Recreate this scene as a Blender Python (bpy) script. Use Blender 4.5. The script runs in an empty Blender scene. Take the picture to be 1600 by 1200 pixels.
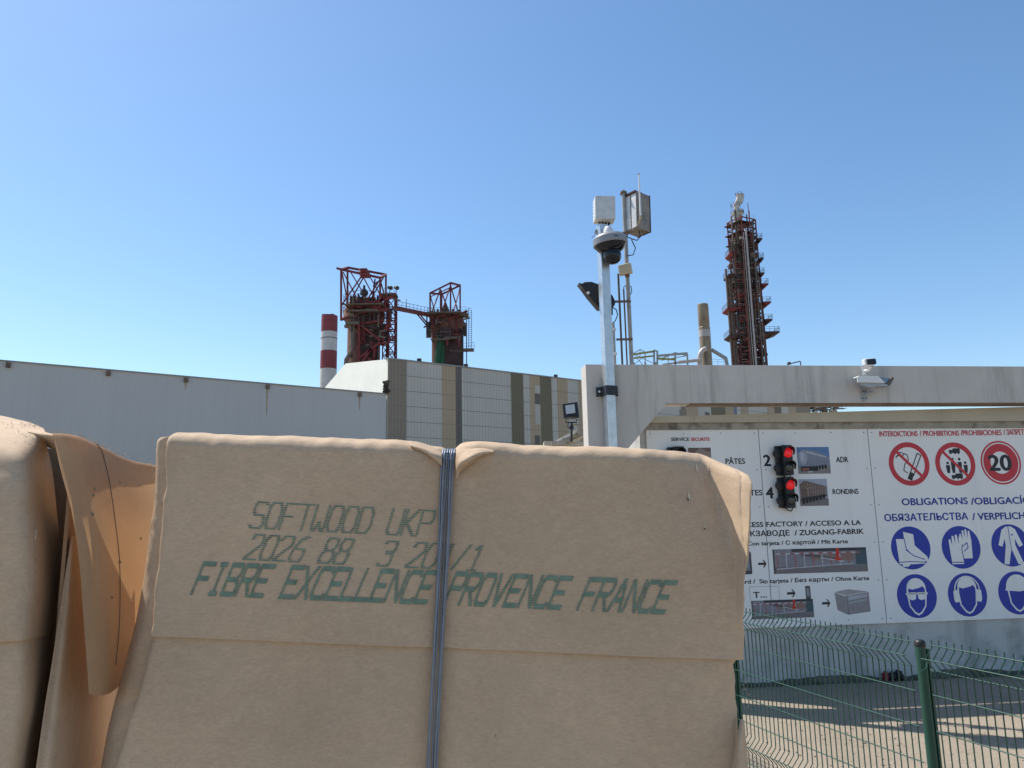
import bpy, bmesh, math, random
from mathutils import Vector, Matrix, noise
from mathutils.geometry import tessellate_polygon
random.seed(7)
R = math.radians
sc = bpy.context.scene
COL = sc.collection
# ------------------------------------------------------------------ camera, sky, sun
FPX, EYE, PITCH, ROLL = 1202.0, 1.75, R(10.2), -0.020
cd = bpy.data.cameras.new("camera"); cd.sensor_width = 36.0; cd.lens = FPX/1600*36.0
cd.clip_start = 0.05; cd.clip_end = 6000
cam = bpy.data.objects.new("camera", cd); COL.objects.link(cam)
CR = Matrix.Rotation(math.pi/2+PITCH, 3, 'X') @ Matrix.Rotation(ROLL, 3, 'Z')
cam.matrix_world = Matrix.Translation((0, 0, EYE)) @ CR.to_4x4()
sc.camera = cam
SUN_AZ, SUN_EL = R(-60), R(57)          # azimuth from +Y, negative = to the left
sdir = Vector((math.sin(SUN_AZ)*math.cos(SUN_EL), math.cos(SUN_AZ)*math.cos(SUN_EL), math.sin(SUN_EL)))
w = bpy.data.worlds.new("World"); sc.world = w; w.use_nodes = True
nt = w.node_tree; bg = nt.nodes['Background']
sky = nt.nodes.new('ShaderNodeTexSky'); sky.sky_type = 'NISHITA'; sky.sun_disc = False
sky.sun_elevation = SUN_EL; sky.sun_rotation = SUN_AZ
sky.air_density = 1.0; sky.dust_density = 0.5; sky.ozone_density = 2.0
hs = nt.nodes.new('ShaderNodeHueSaturation'); hs.inputs['Saturation'].default_value = 1.14; hs.inputs['Hue'].default_value = 0.497
nt.links.new(sky.outputs[0], hs.inputs['Color']); nt.links.new(hs.outputs[0], bg.inputs[0]); bg.inputs[1].default_value = 0.145
ld = bpy.data.lights.new("sun", 'SUN'); ld.energy = 5.0; ld.angle = R(0.55); ld.color = (1.0, 0.95, 0.87)
lo = bpy.data.objects.new("sun", ld); COL.objects.link(lo)
lo.rotation_euler = (-sdir).to_track_quat('-Z', 'Y').to_euler(); lo.location = (0, 0, 30)
sc.view_settings.view_transform = 'Standard'; sc.view_settings.look = 'None'
sc.view_settings.exposure = 0.30; sc.view_settings.gamma = 1.0

# ------------------------------------------------------------------ helpers
CP = Vector((0, 0, EYE))
def ray(px, py):
    return CR @ Vector(((px-800)/FPX, -(py-600)/FPX, -1.0))
def pix(px, py, Y):                      # point of the line of sight at forward distance Y
    d = ray(px, py); return CP + d*(Y/d.y)
def hit(px, py, P0, n):
    d = ray(px, py); return CP + d*((P0-CP).dot(n)/d.dot(n))
def proj(p):
    q = CR.transposed() @ (p-CP); return (800+FPX*q.x/-q.z, 600-FPX*q.y/-q.z)

class MB:
    def __init__(s): s.v = []; s.f = []; s.m = []; s.mi = 0
    def poly(s, pts, flip=False):
        b = len(s.v); s.v += [Vector(p) for p in pts]
        idx = list(range(b, b+len(pts)))
        s.f.append(idx[::-1] if flip else idx); s.m.append(s.mi); return s
    def box(s, c, size, rot=None):
        c = Vector(c); hx, hy, hz = [k/2 for k in size]; b = len(s.v)
        for x, y, z in ((-1,-1,-1),(1,-1,-1),(1,1,-1),(-1,1,-1),(-1,-1,1),(1,-1,1),(1,1,1),(-1,1,1)):
            p = Vector((x*hx, y*hy, z*hz))
            if rot is not None: p = rot @ p
            s.v.append(c+p)
        for q in ((0,3,2,1),(4,5,6,7),(0,1,5,4),(1,2,6,5),(2,3,7,6),(3,0,4,7)):
            s.f.append([b+k for k in q]); s.m.append(s.mi)
        return s
    def beam(s, p, q, wd, ht=None):
        p, q = Vector(p), Vector(q); d = q-p; L = d.length
        if L < 1e-6: return s
        rot = d.to_track_quat('Z', 'Y').to_matrix()
        return s.box((p+q)/2, (wd, ht or wd, L), rot)
    def cyl(s, p, q, r, n=12, r2=None, caps=True):
        p, q = Vector(p), Vector(q); d = q-p
        rot = d.to_track_quat('Z', 'Y').to_matrix(); r2 = r if r2 is None else r2; b = len(s.v)
        for c, rr in ((p, r), (q, r2)):
            for k in range(n):
                a = 2*math.pi*k/n; s.v.append(c + rot @ Vector((rr*math.cos(a), rr*math.sin(a), 0)))
        for k in range(n):
            k2 = (k+1) % n; s.f.append([b+k, b+k2, b+n+k2, b+n+k]); s.m.append(s.mi)
        if caps:
            s.f.append([b+k for k in range(n)][::-1]); s.m.append(s.mi)
            s.f.append([b+n+k for k in range(n)]); s.m.append(s.mi)
        return s
    def tube(s, pts, r, n=8):
        pts = [Vector(p) for p in pts]; b = len(s.v); m = len(pts)
        up = None
        for i, p in enumerate(pts):
            d = (pts[min(i+1, m-1)]-pts[max(i-1, 0)]).normalized()
            rot = d.to_track_quat('Z', 'Y').to_matrix()
            x = rot.col[0]
            if up is not None:
                x = (up - d*up.dot(d)).normalized()
            up = x; y = d.cross(x)
            for k in range(n):
                a = 2*math.pi*k/n; s.v.append(p + x*(r*math.cos(a)) + y*(r*math.sin(a)))
        for i in range(m-1):
            for k in range(n):
                k2 = (k+1) % n; o = b+i*n
                s.f.append([o+k, o+k2, o+n+k2, o+n+k]); s.m.append(s.mi)
        s.f.append([b+k for k in range(n)][::-1]); s.m.append(s.mi)
        s.f.append([b+(m-1)*n+k for k in range(n)]); s.m.append(s.mi)
        return s
    def lathe(s, c, prof, n=24, axis=None):   # prof: (r, h) pairs along axis
        c = Vector(c); rot = (Vector(axis) if axis else Vector((0,0,1))).to_track_quat('Z', 'Y').to_matrix(); b = len(s.v)
        for r, h in prof:
            for k in range(n):
                a = 2*math.pi*k/n; s.v.append(c + rot @ Vector((r*math.cos(a), r*math.sin(a), h)))
        for i in range(len(prof)-1):
            for k in range(n):
                k2 = (k+1) % n; o = b+i*n
                s.f.append([o+k, o+k2, o+n+k2, o+n+k]); s.m.append(s.mi)
        s.f.append([b+k for k in range(n)][::-1]); s.m.append(s.mi)
        s.f.append([b+(len(prof)-1)*n+k for k in range(n)]); s.m.append(s.mi)
        return s
    def prism(s, pts, ext):                 # polygon pts extruded by vector ext
        pts = [Vector(p) for p in pts]; ext = Vector(ext); n = len(pts); b = len(s.v)
        s.v += pts + [p+ext for p in pts]
        for t in tessellate_polygon([pts]):
            s.f.append([b+k for k in t]); s.m.append(s.mi)
            s.f.append([b+n+k for k in t][::-1]); s.m.append(s.mi)
        for k in range(n):
            k2 = (k+1) % n; s.f.append([b+k2, b+k, b+n+k, b+n+k2]); s.m.append(s.mi)
        return s
    def build(s, name, mats, parent=None, smooth=False, bevel=0, solid=0, fixn=True):
        me = bpy.data.meshes.new(name)
        o = bpy.data.objects.new(name, me); COL.objects.link(o)
        L = Vector((0, 0, 0))
        p = parent
        while p is not None: L += Vector(p.location); p = p.parent
        if parent is None and s.v:
            xs = [v.x for v in s.v]; ys = [v.y for v in s.v]; zs = [v.z for v in s.v]
            L = Vector(((min(xs)+max(xs))/2, (min(ys)+max(ys))/2, min(zs))); o.location = L
        me.from_pydata([v-L for v in s.v], [], s.f)
        if not isinstance(mats, (list, tuple)): mats = [mats]
        for m_ in mats: me.materials.append(m_)
        for p_, mi in zip(me.polygons, s.m): p_.material_index = min(mi, len(mats)-1)
        if fixn:
            bm = bmesh.new(); bm.from_mesh(me); bmesh.ops.recalc_face_normals(bm, faces=bm.faces); bm.to_mesh(me); bm.free()
        if smooth:
            for p_ in me.polygons: p_.use_smooth = True
            try: me.set_sharp_from_angle(angle=R(smooth if smooth is not True else 180))
            except Exception: pass
        if parent is not None: o.parent = parent
        if solid:
            md = o.modifiers.new('solid', 'SOLIDIFY'); md.thickness = solid; md.offset = -1
        if bevel:
            md = o.modifiers.new('bevel', 'BEVEL'); md.width = bevel; md.segments = 2; md.limit_method = 'ANGLE'; md.angle_limit = R(40)
        return o

def _parts(s, name, mats, parent, eps=0.02, **kw):
    # one part per separate piece: loose shells whose boxes touch stay together
    n = len(s.v); par = list(range(n))
    def fnd(a):
        while par[a] != a: par[a] = par[par[a]]; a = par[a]
        return a
    for f in s.f:
        r0 = fnd(f[0])
        for i in f[1:]: par[fnd(i)] = r0
    comp = {}
    for i in range(n): comp.setdefault(fnd(i), []).append(i)
    keys = list(comp); bb = []
    for k in keys:
        vs = [s.v[i] for i in comp[k]]; bb.append([min(v[a] for v in vs)-eps for a in range(3)]+[max(v[a] for v in vs)+eps for a in range(3)])
    g = list(range(len(keys)))
    def fg(a):
        while g[a] != a: g[a] = g[g[a]]; a = g[a]
        return a
    for i in range(len(keys)):
        for j in range(i):
            A, B = bb[i], bb[j]
            if all(A[a] <= B[a+3] and B[a] <= A[a+3] for a in range(3)): g[fg(i)] = fg(j)
    gi = {keys[i]: fg(i) for i in range(len(keys))}; out = {}
    vg = [gi[fnd(i)] for i in range(n)]
    for f, m_ in zip(s.f, s.m):
        out.setdefault(vg[f[0]], []).append((f, m_))
    res = []
    for k, fs in out.items():
        m2 = MB(); mp = {}
        for f, m_ in fs:
            for i in f:
                if i not in mp: mp[i] = len(m2.v); m2.v.append(s.v[i])
            m2.f.append([mp[i] for i in f]); m2.m.append(m_)
        res.append(m2.build(name, mats, parent, **kw))
    return res
MB.parts = _parts
def tag(o, label=None, cat=None, group=None, kind=None):
    if label: o['label'] = label
    if cat: o['category'] = cat
    if group: o['group'] = group
    if kind: o['kind'] = kind
    return o
def thing(name, loc, label, cat, group=None):
    o = bpy.data.objects.new(name, None); COL.objects.link(o); o.location = Vector(loc)
    o.empty_display_size = 0.1
    return tag(o, label, cat, group)

# ------------------------------------------------------------------ materials
def mat(name, col, rough=0.7, metal=0.0, var=0.15, scale=3.0, stretch=(1,1,1), bump=0.0, bscale=None,
        spots=None, streak=None, spec=0.4, detail=6.0):
    m = bpy.data.materials.new(name); m.use_nodes = True; n = m.node_tree; N = n.nodes; Lk = n.links
    b = N['Principled BSDF']; b.inputs['Roughness'].default_value = rough; b.inputs['Metallic'].default_value = metal
    b.inputs['Specular IOR Level'].default_value = spec
    tc = N.new('ShaderNodeTexCoord'); mp = N.new('ShaderNodeMapping'); mp.inputs['Scale'].default_value = stretch
    Lk.new(tc.outputs['Object'], mp.inputs[0])
    def nz(sc_, det=detail, src=mp):
        t = N.new('ShaderNodeTexNoise'); t.inputs['Scale'].default_value = sc_; t.inputs['Detail'].default_value = det
        t.inputs['Roughness'].default_value = 0.6
        Lk.new(src.outputs[0], t.inputs['Vector']); return t
    def ramp(src, a, c, ca=(0,0,0,1), cc=(1,1,1,1)):
        r = N.new('ShaderNodeValToRGB'); r.color_ramp.elements[0].position = a; r.color_ramp.elements[1].position = c
        r.color_ramp.elements[0].color = ca; r.color_ramp.elements[1].color = cc
        Lk.new(src, r.inputs[0]); return r
    def mix(f, A, B):
        x = N.new('ShaderNodeMix'); x.data_type = 'RGBA'
        if isinstance(f, float): x.inputs[0].default_value = f
        else: Lk.new(f, x.inputs[0])
        for k, v in ((6, A), (7, B)):
            if isinstance(v, tuple): x.inputs[k].default_value = v
            else: Lk.new(v, x.inputs[k])
        return x.outputs[2]
    c = tuple(col)+(1,)
    t = nz(scale)
    lo_ = tuple(max(0, k*(1-var)) for k in col)+(1,); hi_ = tuple(min(1, k*(1+var)) for k in col)+(1,)
    out = ramp(t.outputs[0], 0.3, 0.7, lo_, hi_).outputs[0]
    if spots:       # (colour, scale, threshold lo, hi, strength)
        for sp in (spots if isinstance(spots, list) else [spots]):
            s2 = nz(sp[1], 5.0); r2 = ramp(s2.outputs[0], sp[2], sp[3])
            mu = N.new('ShaderNodeMath'); mu.operation = 'MULTIPLY'; Lk.new(r2.outputs[0], mu.inputs[0]); mu.inputs[1].default_value = sp[4]
            out = mix(mu.outputs[0], out, tuple(sp[0])+(1,))
    if streak:      # vertical streaks (colour, horizontal scale, vertical scale, lo, hi, strength)
        for st in (streak if isinstance(streak, list) else [streak]):
            mp2 = N.new('ShaderNodeMapping'); mp2.inputs['Scale'].default_value = (st[1], st[1], st[2])
            Lk.new(tc.outputs['Object'], mp2.inputs[0])
            s3 = nz(1.0, 4.0, mp2); r3 = ramp(s3.outputs[0], st[3], st[4])
            mu = N.new('ShaderNodeMath'); mu.operation = 'MULTIPLY'; Lk.new(r3.outputs[0], mu.inputs[0]); mu.inputs[1].default_value = st[5]
            out = mix(mu.outputs[0], out, tuple(st[0])+(1,))
    Lk.new(out, b.inputs['Base Color'])
    if bump:
        bt = nz(bscale or scale*6, 8.0); bn = N.new('ShaderNodeBump'); bn.inputs['Strength'].default_value = 1.0
        bn.inputs['Distance'].default_value = bump
        Lk.new(bt.outputs[0], bn.inputs['Height']); Lk.new(bn.outputs[0], b.inputs['Normal'])
    m['bsdf'] = 1
    return m

def kraft(name, col, transl=0.0):
    """kraft paper: fine fibres, mottling, soft creases"""
    m = bpy.data.materials.new(name); m.use_nodes = True; n = m.node_tree; N = n.nodes; Lk = n.links
    b = N['Principled BSDF']; b.inputs['Roughness'].default_value = 0.8; b.inputs['Specular IOR Level'].default_value = 0.16
    tc = N.new('ShaderNodeTexCoord')
    def nz(scale, st=(1,1,1), det=5, rg=0.6):
        mp = N.new('ShaderNodeMapping'); mp.inputs['Scale'].default_value = st; Lk.new(tc.outputs['Object'], mp.inputs[0])
        t = N.new('ShaderNodeTexNoise'); t.inputs['Scale'].default_value = scale; t.inputs['Detail'].default_value = det
        t.inputs['Roughness'].default_value = rg; Lk.new(mp.outputs[0], t.inputs['Vector']); return t.outputs[0]
    def ramp(src, a, c, ca, cc):
        r = N.new('ShaderNodeValToRGB'); r.color_ramp.elements[0].position = a; r.color_ramp.elements[1].position = c
        r.color_ramp.elements[0].color = ca; r.color_ramp.elements[1].color = cc; Lk.new(src, r.inputs[0]); return r.outputs[0]
    def mul(A, B):
        x = N.new('ShaderNodeMix'); x.data_type = 'RGBA'; x.blend_type = 'MULTIPLY'; x.inputs[0].default_value = 1
        Lk.new(A, x.inputs[6]); Lk.new(B, x.inputs[7]); return x.outputs[2]
    k = lambda a: (col[0]*a, col[1]*a, col[2]*a, 1)
    c1 = ramp(nz(3.0, (1,1,1), 6), 0.3, 0.7, k(0.88), k(1.11))
    c2 = ramp(nz(60, (0.7,1,1.1), 6, 0.75), 0.30, 0.70, (0.93,0.925,0.92,1), (1.06,1.06,1.06,1))
    c3 = ramp(nz(420, (0.3,1,1), 3), 0.3, 0.7, (0.91,0.91,0.91,1), (1.08,1.08,1.08,1))
    sp = ramp(nz(90, (1,1,1), 2, 0.4), 0.775, 0.80, (1,1,1,1), (0.72,0.66,0.6,1))
    c = mul(mul(mul(c1, c2), c3), sp)
    Lk.new(c, b.inputs['Base Color'])
    add = N.new('ShaderNodeMath'); add.operation = 'ADD'
    h1 = nz(9, (1,1,0.8), 3); h2 = nz(330, (0.4,1,1), 2)
    m2 = N.new('ShaderNodeMath'); m2.operation = 'MULTIPLY'; m2.inputs[1].default_value = 0.2; Lk.new(h2, m2.inputs[0])
    Lk.new(h1, add.inputs[0]); Lk.new(m2.outputs[0], add.inputs[1])
    bn = N.new('ShaderNodeBump'); bn.inputs['Distance'].default_value = 0.0010; bn.inputs['Strength'].default_value = 1
    Lk.new(add.outputs[0], bn.inputs['Height']); Lk.new(bn.outputs[0], b.inputs['Normal'])
    if transl:
        tr = N.new('ShaderNodeBsdfTranslucent'); tr.inputs[0].default_value = (col[0]*1.05, col[1]*0.9, col[2]*0.72, 1)
        mx = N.new('ShaderNodeMixShader'); mx.inputs[0].default_value = transl
        Lk.new(b.outputs[0], mx.inputs[1]); Lk.new(tr.outputs[0], mx.inputs[2])
        Lk.new(mx.outputs[0], N['Material Output'].inputs['Surface'])
    return m

KR = (0.51, 0.375, 0.255)
M = dict(
 kraft=kraft('kraft_paper', KR), kraft_thin=kraft('kraft_thin_paper', (0.54, 0.37, 0.225), 0.48),
 pulp=mat('pulp_edge', (0.60,0.50,0.36), 0.9, var=0.1, scale=40, bump=0.001),
 core=mat('bale_core', (0.40,0.27,0.16), 0.9, var=0.15, scale=12, bump=0.003),
 ink=mat('green_ink', (0.15,0.215,0.16), 0.7, var=0.25, scale=60),
 wire_blue=mat('baling_wire', (0.21,0.24,0.29), 0.5, 0.3, var=0.12, scale=30),
 wire_dark=mat('thin_dark_wire', (0.11,0.08,0.06), 0.5, 0.5),
 ground=mat('ground_concrete', (0.28,0.23,0.17), 0.92, var=0.16, scale=0.9, bump=0.008, bscale=28,
            spots=[((0.50,0.46,0.40), 34, 0.58, 0.70, 0.55), ((0.16,0.13,0.10), 48, 0.60, 0.72, 0.6), ((0.22,0.18,0.14), 1.6, 0.55, 0.75, 0.5)]),
 wall=mat('painted_wall', (0.50,0.49,0.46), 0.85, var=0.07, scale=1.2, bump=0.004, bscale=25,
          streak=[((0.22,0.22,0.21), 3.0, 0.35, 0.50, 0.70, 0.6)], spots=((0.24,0.24,0.21), 3.2, 0.50, 0.68, 0.6)),
 cap=mat('wall_cap', (0.48,0.44,0.35), 0.85, var=0.1, scale=1.5, bump=0.004, bscale=30, streak=((0.16,0.13,0.10), 7, 0.6, 0.6, 0.75, 0.45)),
 ledge=mat('ledge_band', (0.34,0.31,0.26), 0.9, var=0.25, scale=6, bump=0.004, bscale=40, spots=((0.07,0.06,0.05), 5.0, 0.52, 0.68, 0.8)),
 moss=mat('moss_dirt', (0.10,0.10,0.075), 0.95, var=0.4, scale=8, bump=0.01),
 concrete=mat('beam_concrete', (0.54,0.505,0.46), 0.85, var=0.08, scale=1.6, bump=0.003, bscale=30,
          streak=((0.25,0.24,0.22), 6.0, 0.55, 0.50, 0.72, 0.6), spots=((0.55,0.54,0.53), 3.2, 0.58, 0.72, 0.4)),
 soffit=mat('soffit_bounce_tan', (0.40,0.33,0.24), 0.85, var=0.1, scale=3),
 mark=mat('pale_efflorescence', (0.57,0.56,0.55), 0.9, var=0.1, scale=20),
 galv=mat('galvanised_steel', (0.55,0.58,0.60), 0.38, 0.75, var=0.12, scale=14, streak=((0.25,0.22,0.22), 30, 3, 0.68, 0.78, 0.5)),
 pipe=mat('dull_pipe', (0.34,0.33,0.31), 0.55, 0.5, var=0.2, scale=10),
 conduit=mat('brown_conduit', (0.10,0.08,0.065), 0.6, var=0.2, scale=10),
 black=mat('black_plastic', (0.018,0.018,0.02), 0.45, var=0.2, scale=8),
 bracket=mat('dark_bracket', (0.03,0.035,0.045), 0.5, 0.3),
 whitep=mat('white_plastic', (0.70,0.70,0.68), 0.4, var=0.03, scale=5),
 greyp=mat('grey_plastic', (0.34,0.355,0.37), 0.45, var=0.04, scale=5),
 cream=mat('cream_plastic', (0.55,0.49,0.36), 0.5, var=0.05),
 cabinet=mat('weathered_cabinet', (0.24,0.21,0.18), 0.55, 0.25, var=0.3, scale=14, stretch=(1,1,0.5), bump=0.001, spots=((0.33,0.31,0.28), 22, 0.5, 0.7, 0.6)),
 cabinet_side=mat('cabinet_lit_metal', (0.60,0.59,0.56), 0.45, 0.3, var=0.12, scale=12),  # lit version of the cabinet colour, also used for the junction box lid
 dome=mat('dark_dome', (0.006,0.009,0.016), 0.12, var=0.1, spec=0.35), domering=mat('dome_ring', (0.24,0.26,0.29), 0.5, var=0.05),
 bluegl=mat('blue_tinted_glass', (0.13,0.19,0.27), 0.15, spec=0.6),
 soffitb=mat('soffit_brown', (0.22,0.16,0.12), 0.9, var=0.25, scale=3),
 glass=mat('lamp_glass', (0.52,0.52,0.48), 0.2, 0.3, var=0.1, scale=20, spec=0.7),
 sign=mat('sign_board', (0.80,0.78,0.75), 0.38, var=0.035, scale=1.5, streak=((0.56,0.54,0.50), 6, 0.35, 0.55, 0.80, 0.35)),
 signb=mat('sign_black', (0.018,0.018,0.026), 0.5), signred=mat('sign_red', (0.52,0.03,0.045), 0.45, var=0.05),
 signblue=mat('sign_blue', (0.010,0.034,0.33), 0.42, var=0.06), signnavy=mat('sign_navy', (0.012,0.035,0.27), 0.5),
 screw=mat('screw', (0.18,0.18,0.18), 0.5, 0.6),
 green=mat('green_coating', (0.008,0.060,0.040), 0.38, var=0.12, scale=12, spec=0.5),
 ladark=mat('warehouse_sheet', (0.45,0.45,0.44), 0.6, 0.1, var=0.035, scale=0.25, stretch=(1,1,0.3)),
 flash=mat('roof_flashing', (0.27,0.27,0.26), 0.5, 0.3), rust=mat('rust_mark', (0.33,0.28,0.20), 0.9, var=0.3, scale=3),
 gable=mat('gable_sheet', (0.90,0.86,0.74), 0.7, var=0.05, scale=0.4, streak=((0.42,0.24,0.10), 0.9, 0.07, 0.60, 0.78, 0.55)),
 brokend=mat('broken_edge', (0.06,0.045,0.035), 0.9, var=0.5, scale=2),
 f_light=mat('facade_light', (0.475,0.455,0.41), 0.65, var=0.05, scale=0.12, streak=((0.33,0.33,0.31), 0.7, 0.03, 0.5, 0.75, 0.5)),
 f_grey=mat('facade_taupe', (0.235,0.20,0.155), 0.65, var=0.05, scale=0.2), f_beige=mat('facade_beige', (0.385,0.305,0.205), 0.65, var=0.05, scale=0.2),
 f_dark=mat('facade_dark', (0.125,0.115,0.105), 0.65, var=0.06, scale=0.2), f_olive=mat('facade_olive', (0.155,0.135,0.085), 0.65, var=0.05, scale=0.2),
 f_blue=mat('facade_blue', (0.13,0.17,0.23), 0.5), joint=mat('facade_joint', (0.17,0.16,0.145), 0.8),
 ch_red=mat('chimney_red', (0.235,0.055,0.06), 0.8, var=0.12, scale=0.8), ch_white=mat('chimney_white', (0.56,0.55,0.52), 0.8, var=0.1, scale=1.0, streak=((0.34,0.31,0.27),2,0.3,0.55,0.75,0.5)),
 steel_red=mat('red_steel', (0.17,0.028,0.026), 0.7, var=0.35, scale=1.5), rusty=mat('rusty_shell', (0.16,0.078,0.052), 0.85, var=0.35, scale=0.6, streak=((0.20,0.11,0.065),1.0,0.1,0.5,0.7,0.6)),
 dark_shell=mat('dark_shell', (0.062,0.032,0.028), 0.8, var=0.4, scale=0.8), brownst=mat('brown_steel', (0.16,0.042,0.036), 0.75, var=0.4, scale=1.0),
 plat=mat('platform_steel', (0.15,0.11,0.085), 0.8, var=0.3, scale=1.5), tgreen=mat('green_pipe', (0.015,0.085,0.035), 0.6, var=0.2),
 silver=mat('insulated_pipe', (0.42,0.37,0.34), 0.5, 0.3, var=0.1), stack=mat('stack_sheet', (0.25,0.195,0.135), 0.6, 0.2, var=0.3, scale=1.2, stretch=(1,1,0.3)),
 yellow=mat('yellow_steel', (0.30,0.26,0.07), 0.7, var=0.2), darksteel=mat('dark_steel', (0.06,0.055,0.05), 0.7),
 topwhite=mat('pale_duct', (0.48,0.46,0.42), 0.6, var=0.15, scale=1), redbit=mat('red_fabric', (0.20,0.02,0.03), 0.8),
 blackbag=mat('black_fabric', (0.012,0.012,0.014), 0.6, var=0.3), grass=mat('dry_grass', (0.10,0.12,0.045), 0.9, var=0.4, scale=5),
 leaf=mat('dry_leaf', (0.30,0.19,0.09), 0.9, var=0.3, scale=20), cable=mat('black_cable', (0.012,0.012,0.013), 0.5),
)
def emis(name, col, e):
    m = bpy.data.materials.new(name); m.use_nodes = True; b = m.node_tree.nodes['Principled BSDF']
    b.inputs['Base Color'].default_value = tuple(col)+(1,); b.inputs['Emission Color'].default_value = tuple(col)+(1,)
    b.inputs['Emission Strength'].default_value = e; b.inputs['Roughness'].default_value = 0.25; return m
M['redlamp'] = emis('red_lamp', (0.60,0.01,0.015), 0.42)
M['offlamp'] = mat('unlit_lens', (0.022,0.028,0.024), 0.15, spec=0.7)
_pc = {}
def pcol(c):
    k = tuple(round(x, 3) for x in c)
    if k not in _pc: _pc[k] = mat('print_colour', k, 0.5, var=0.10, scale=30)
    return _pc[k]

def ribbed(m, u, period, depth=0.03, dark=0.86):
    """vertical corrugation as a bump along the facade direction"""
    n = m.node_tree; N = n.nodes; Lk = n.links; b = N['Principled BSDF']
    tc = N.new('ShaderNodeTexCoord'); dt = N.new('ShaderNodeVectorMath'); dt.operation = 'DOT_PRODUCT'
    Lk.new(tc.outputs['Object'], dt.inputs[0]); dt.inputs[1].default_value = tuple(u)
    a = N.new('ShaderNodeMath'); a.operation = 'MULTIPLY'; Lk.new(dt.outputs['Value'], a.inputs[0]); a.inputs[1].default_value = 1/period
    f = N.new('ShaderNodeMath'); f.operation = 'PINGPONG'; Lk.new(a.outputs[0], f.inputs[0]); f.inputs[1].default_value = 0.5
    r = N.new('ShaderNodeValToRGB'); r.color_ramp.elements[0].position = 0.08; r.color_ramp.elements[1].position = 0.16
    Lk.new(f.outputs[0], r.inputs[0])
    bn = N.new('ShaderNodeBump'); bn.inputs['Distance'].default_value = depth; bn.inputs['Strength'].default_value = 1
    Lk.new(r.outputs[0], bn.inputs['Height']); Lk.new(bn.outputs[0], b.inputs['Normal'])
    # base colour is multiplied darker along the narrow grooves
    old = b.inputs['Base Color'].links[0].from_socket
    mx = N.new('ShaderNodeMix'); mx.data_type = 'RGBA'; mx.blend_type = 'MULTIPLY'; mx.inputs[0].default_value = 1
    r2 = N.new('ShaderNodeValToRGB'); r2.color_ramp.elements[0].position = 0.06; r2.color_ramp.elements[1].position = 0.14
    r2.color_ramp.elements[0].color = (dark,dark,dark,1); r2.color_ramp.elements[1].color = (1,1,1,1)
    Lk.new(f.outputs[0], r2.inputs[0]); Lk.new(old, mx.inputs[6]); Lk.new(r2.outputs[0], mx.inputs[7]); Lk.new(mx.outputs[2], b.inputs['Base Color'])

# ------------------------------------------------------------------ ground
g = MB(); n_ = 0
g.poly([(-2500,-500,0),(2500,-500,0),(2500,4500,0),(-2500,4500,0)])
tag(g.build('ground', M['ground']), kind='structure')

# ------------------------------------------------------------------ factory buildings
U = Vector((math.sin(R(54.7)), math.cos(R(54.7)), 0)); NF = Vector((U.y, -U.x, 0)); Bk = -NF
C0 = pix(606, 561, 85)
def F(px, py): return hit(px, py, C0, NF)
for k in ('f_light','f_grey','f_beige','f_dark','f_olive'): ribbed(M[k], U, 0.42, 0.02)

ribbed(M['ladark'], U, 1.1, 0.002, 0.98)
zl = F(604, 616).z                        # roof height of the left warehouse
lw = thing('warehouse', (F(300,600).x, F(300,600).y, 0), "long low grey blue warehouse with streaks of rust under its roof edge", "warehouse")
a = F(-150, 600); b_ = F(604, 600) - U*0.02
mb = MB(); mb.prism([(a.x,a.y,0),(b_.x,b_.y,0),(b_.x,b_.y,zl),(a.x,a.y,zl)], Bk*30); mb.build('wall', M['ladark'], lw)
mb = MB(); mb.prism([Vector((a.x,a.y,zl))-Bk*0.15, Vector((b_.x,b_.y,zl))-Bk*0.15, Vector((b_.x,b_.y,zl+0.10))-Bk*0.15, Vector((a.x,a.y,zl+0.10))-Bk*0.15], Bk*30.3); mb.build('roof_edge', M['flash'], lw)
mb = MB(); mr = MB()
for px in (10, 168, 290, 418, 562, -120):
    t = F(px, 600); p = Vector((t.x, t.y, zl-0.32))
    mb.box(p - Bk*0.14, (0.35, 0.28, 0.42), Matrix((U, Bk, Vector((0,0,1)))).transposed())
    if px in (290, 418, 562):
        h = {290: .8, 418: 3.0, 562: 1.6}[px]
        q = p - Bk*0.012
        mr.poly([q-U*.10+Vector((0,0,-.2)), q+U*.10+Vector((0,0,-.2)), q+U*.05+Vector((0,0,-.2-h)), q-U*.03+Vector((0,0,-.2-h*0.8))])
mb.parts('gutter_outlet', M['plat'], lw); mr.parts('rust_streak', M['rust'], lw)

# the striped hall
hall = thing('factory_hall', (C0.x, C0.y, 0), "tall factory hall clad in white, beige, olive and grey stripes", "factory building")
zt = C0.z
def G(px, py): return hit(px, py, C0, U)
g1, g2 = G(540, 568), G(508, 605)
gp = [Vector((C0.x,C0.y,0)), C0.copy(), g1, g2, Vector((g2.x,g2.y,0))]
far = F(1262, 600); Lh = (far-C0).dot(U)
mb = MB(); mb.prism([p - U*0.0 for p in gp], U*0.25); mb.build('gable_wall', M['gable'], hall)
mb = MB()
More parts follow.
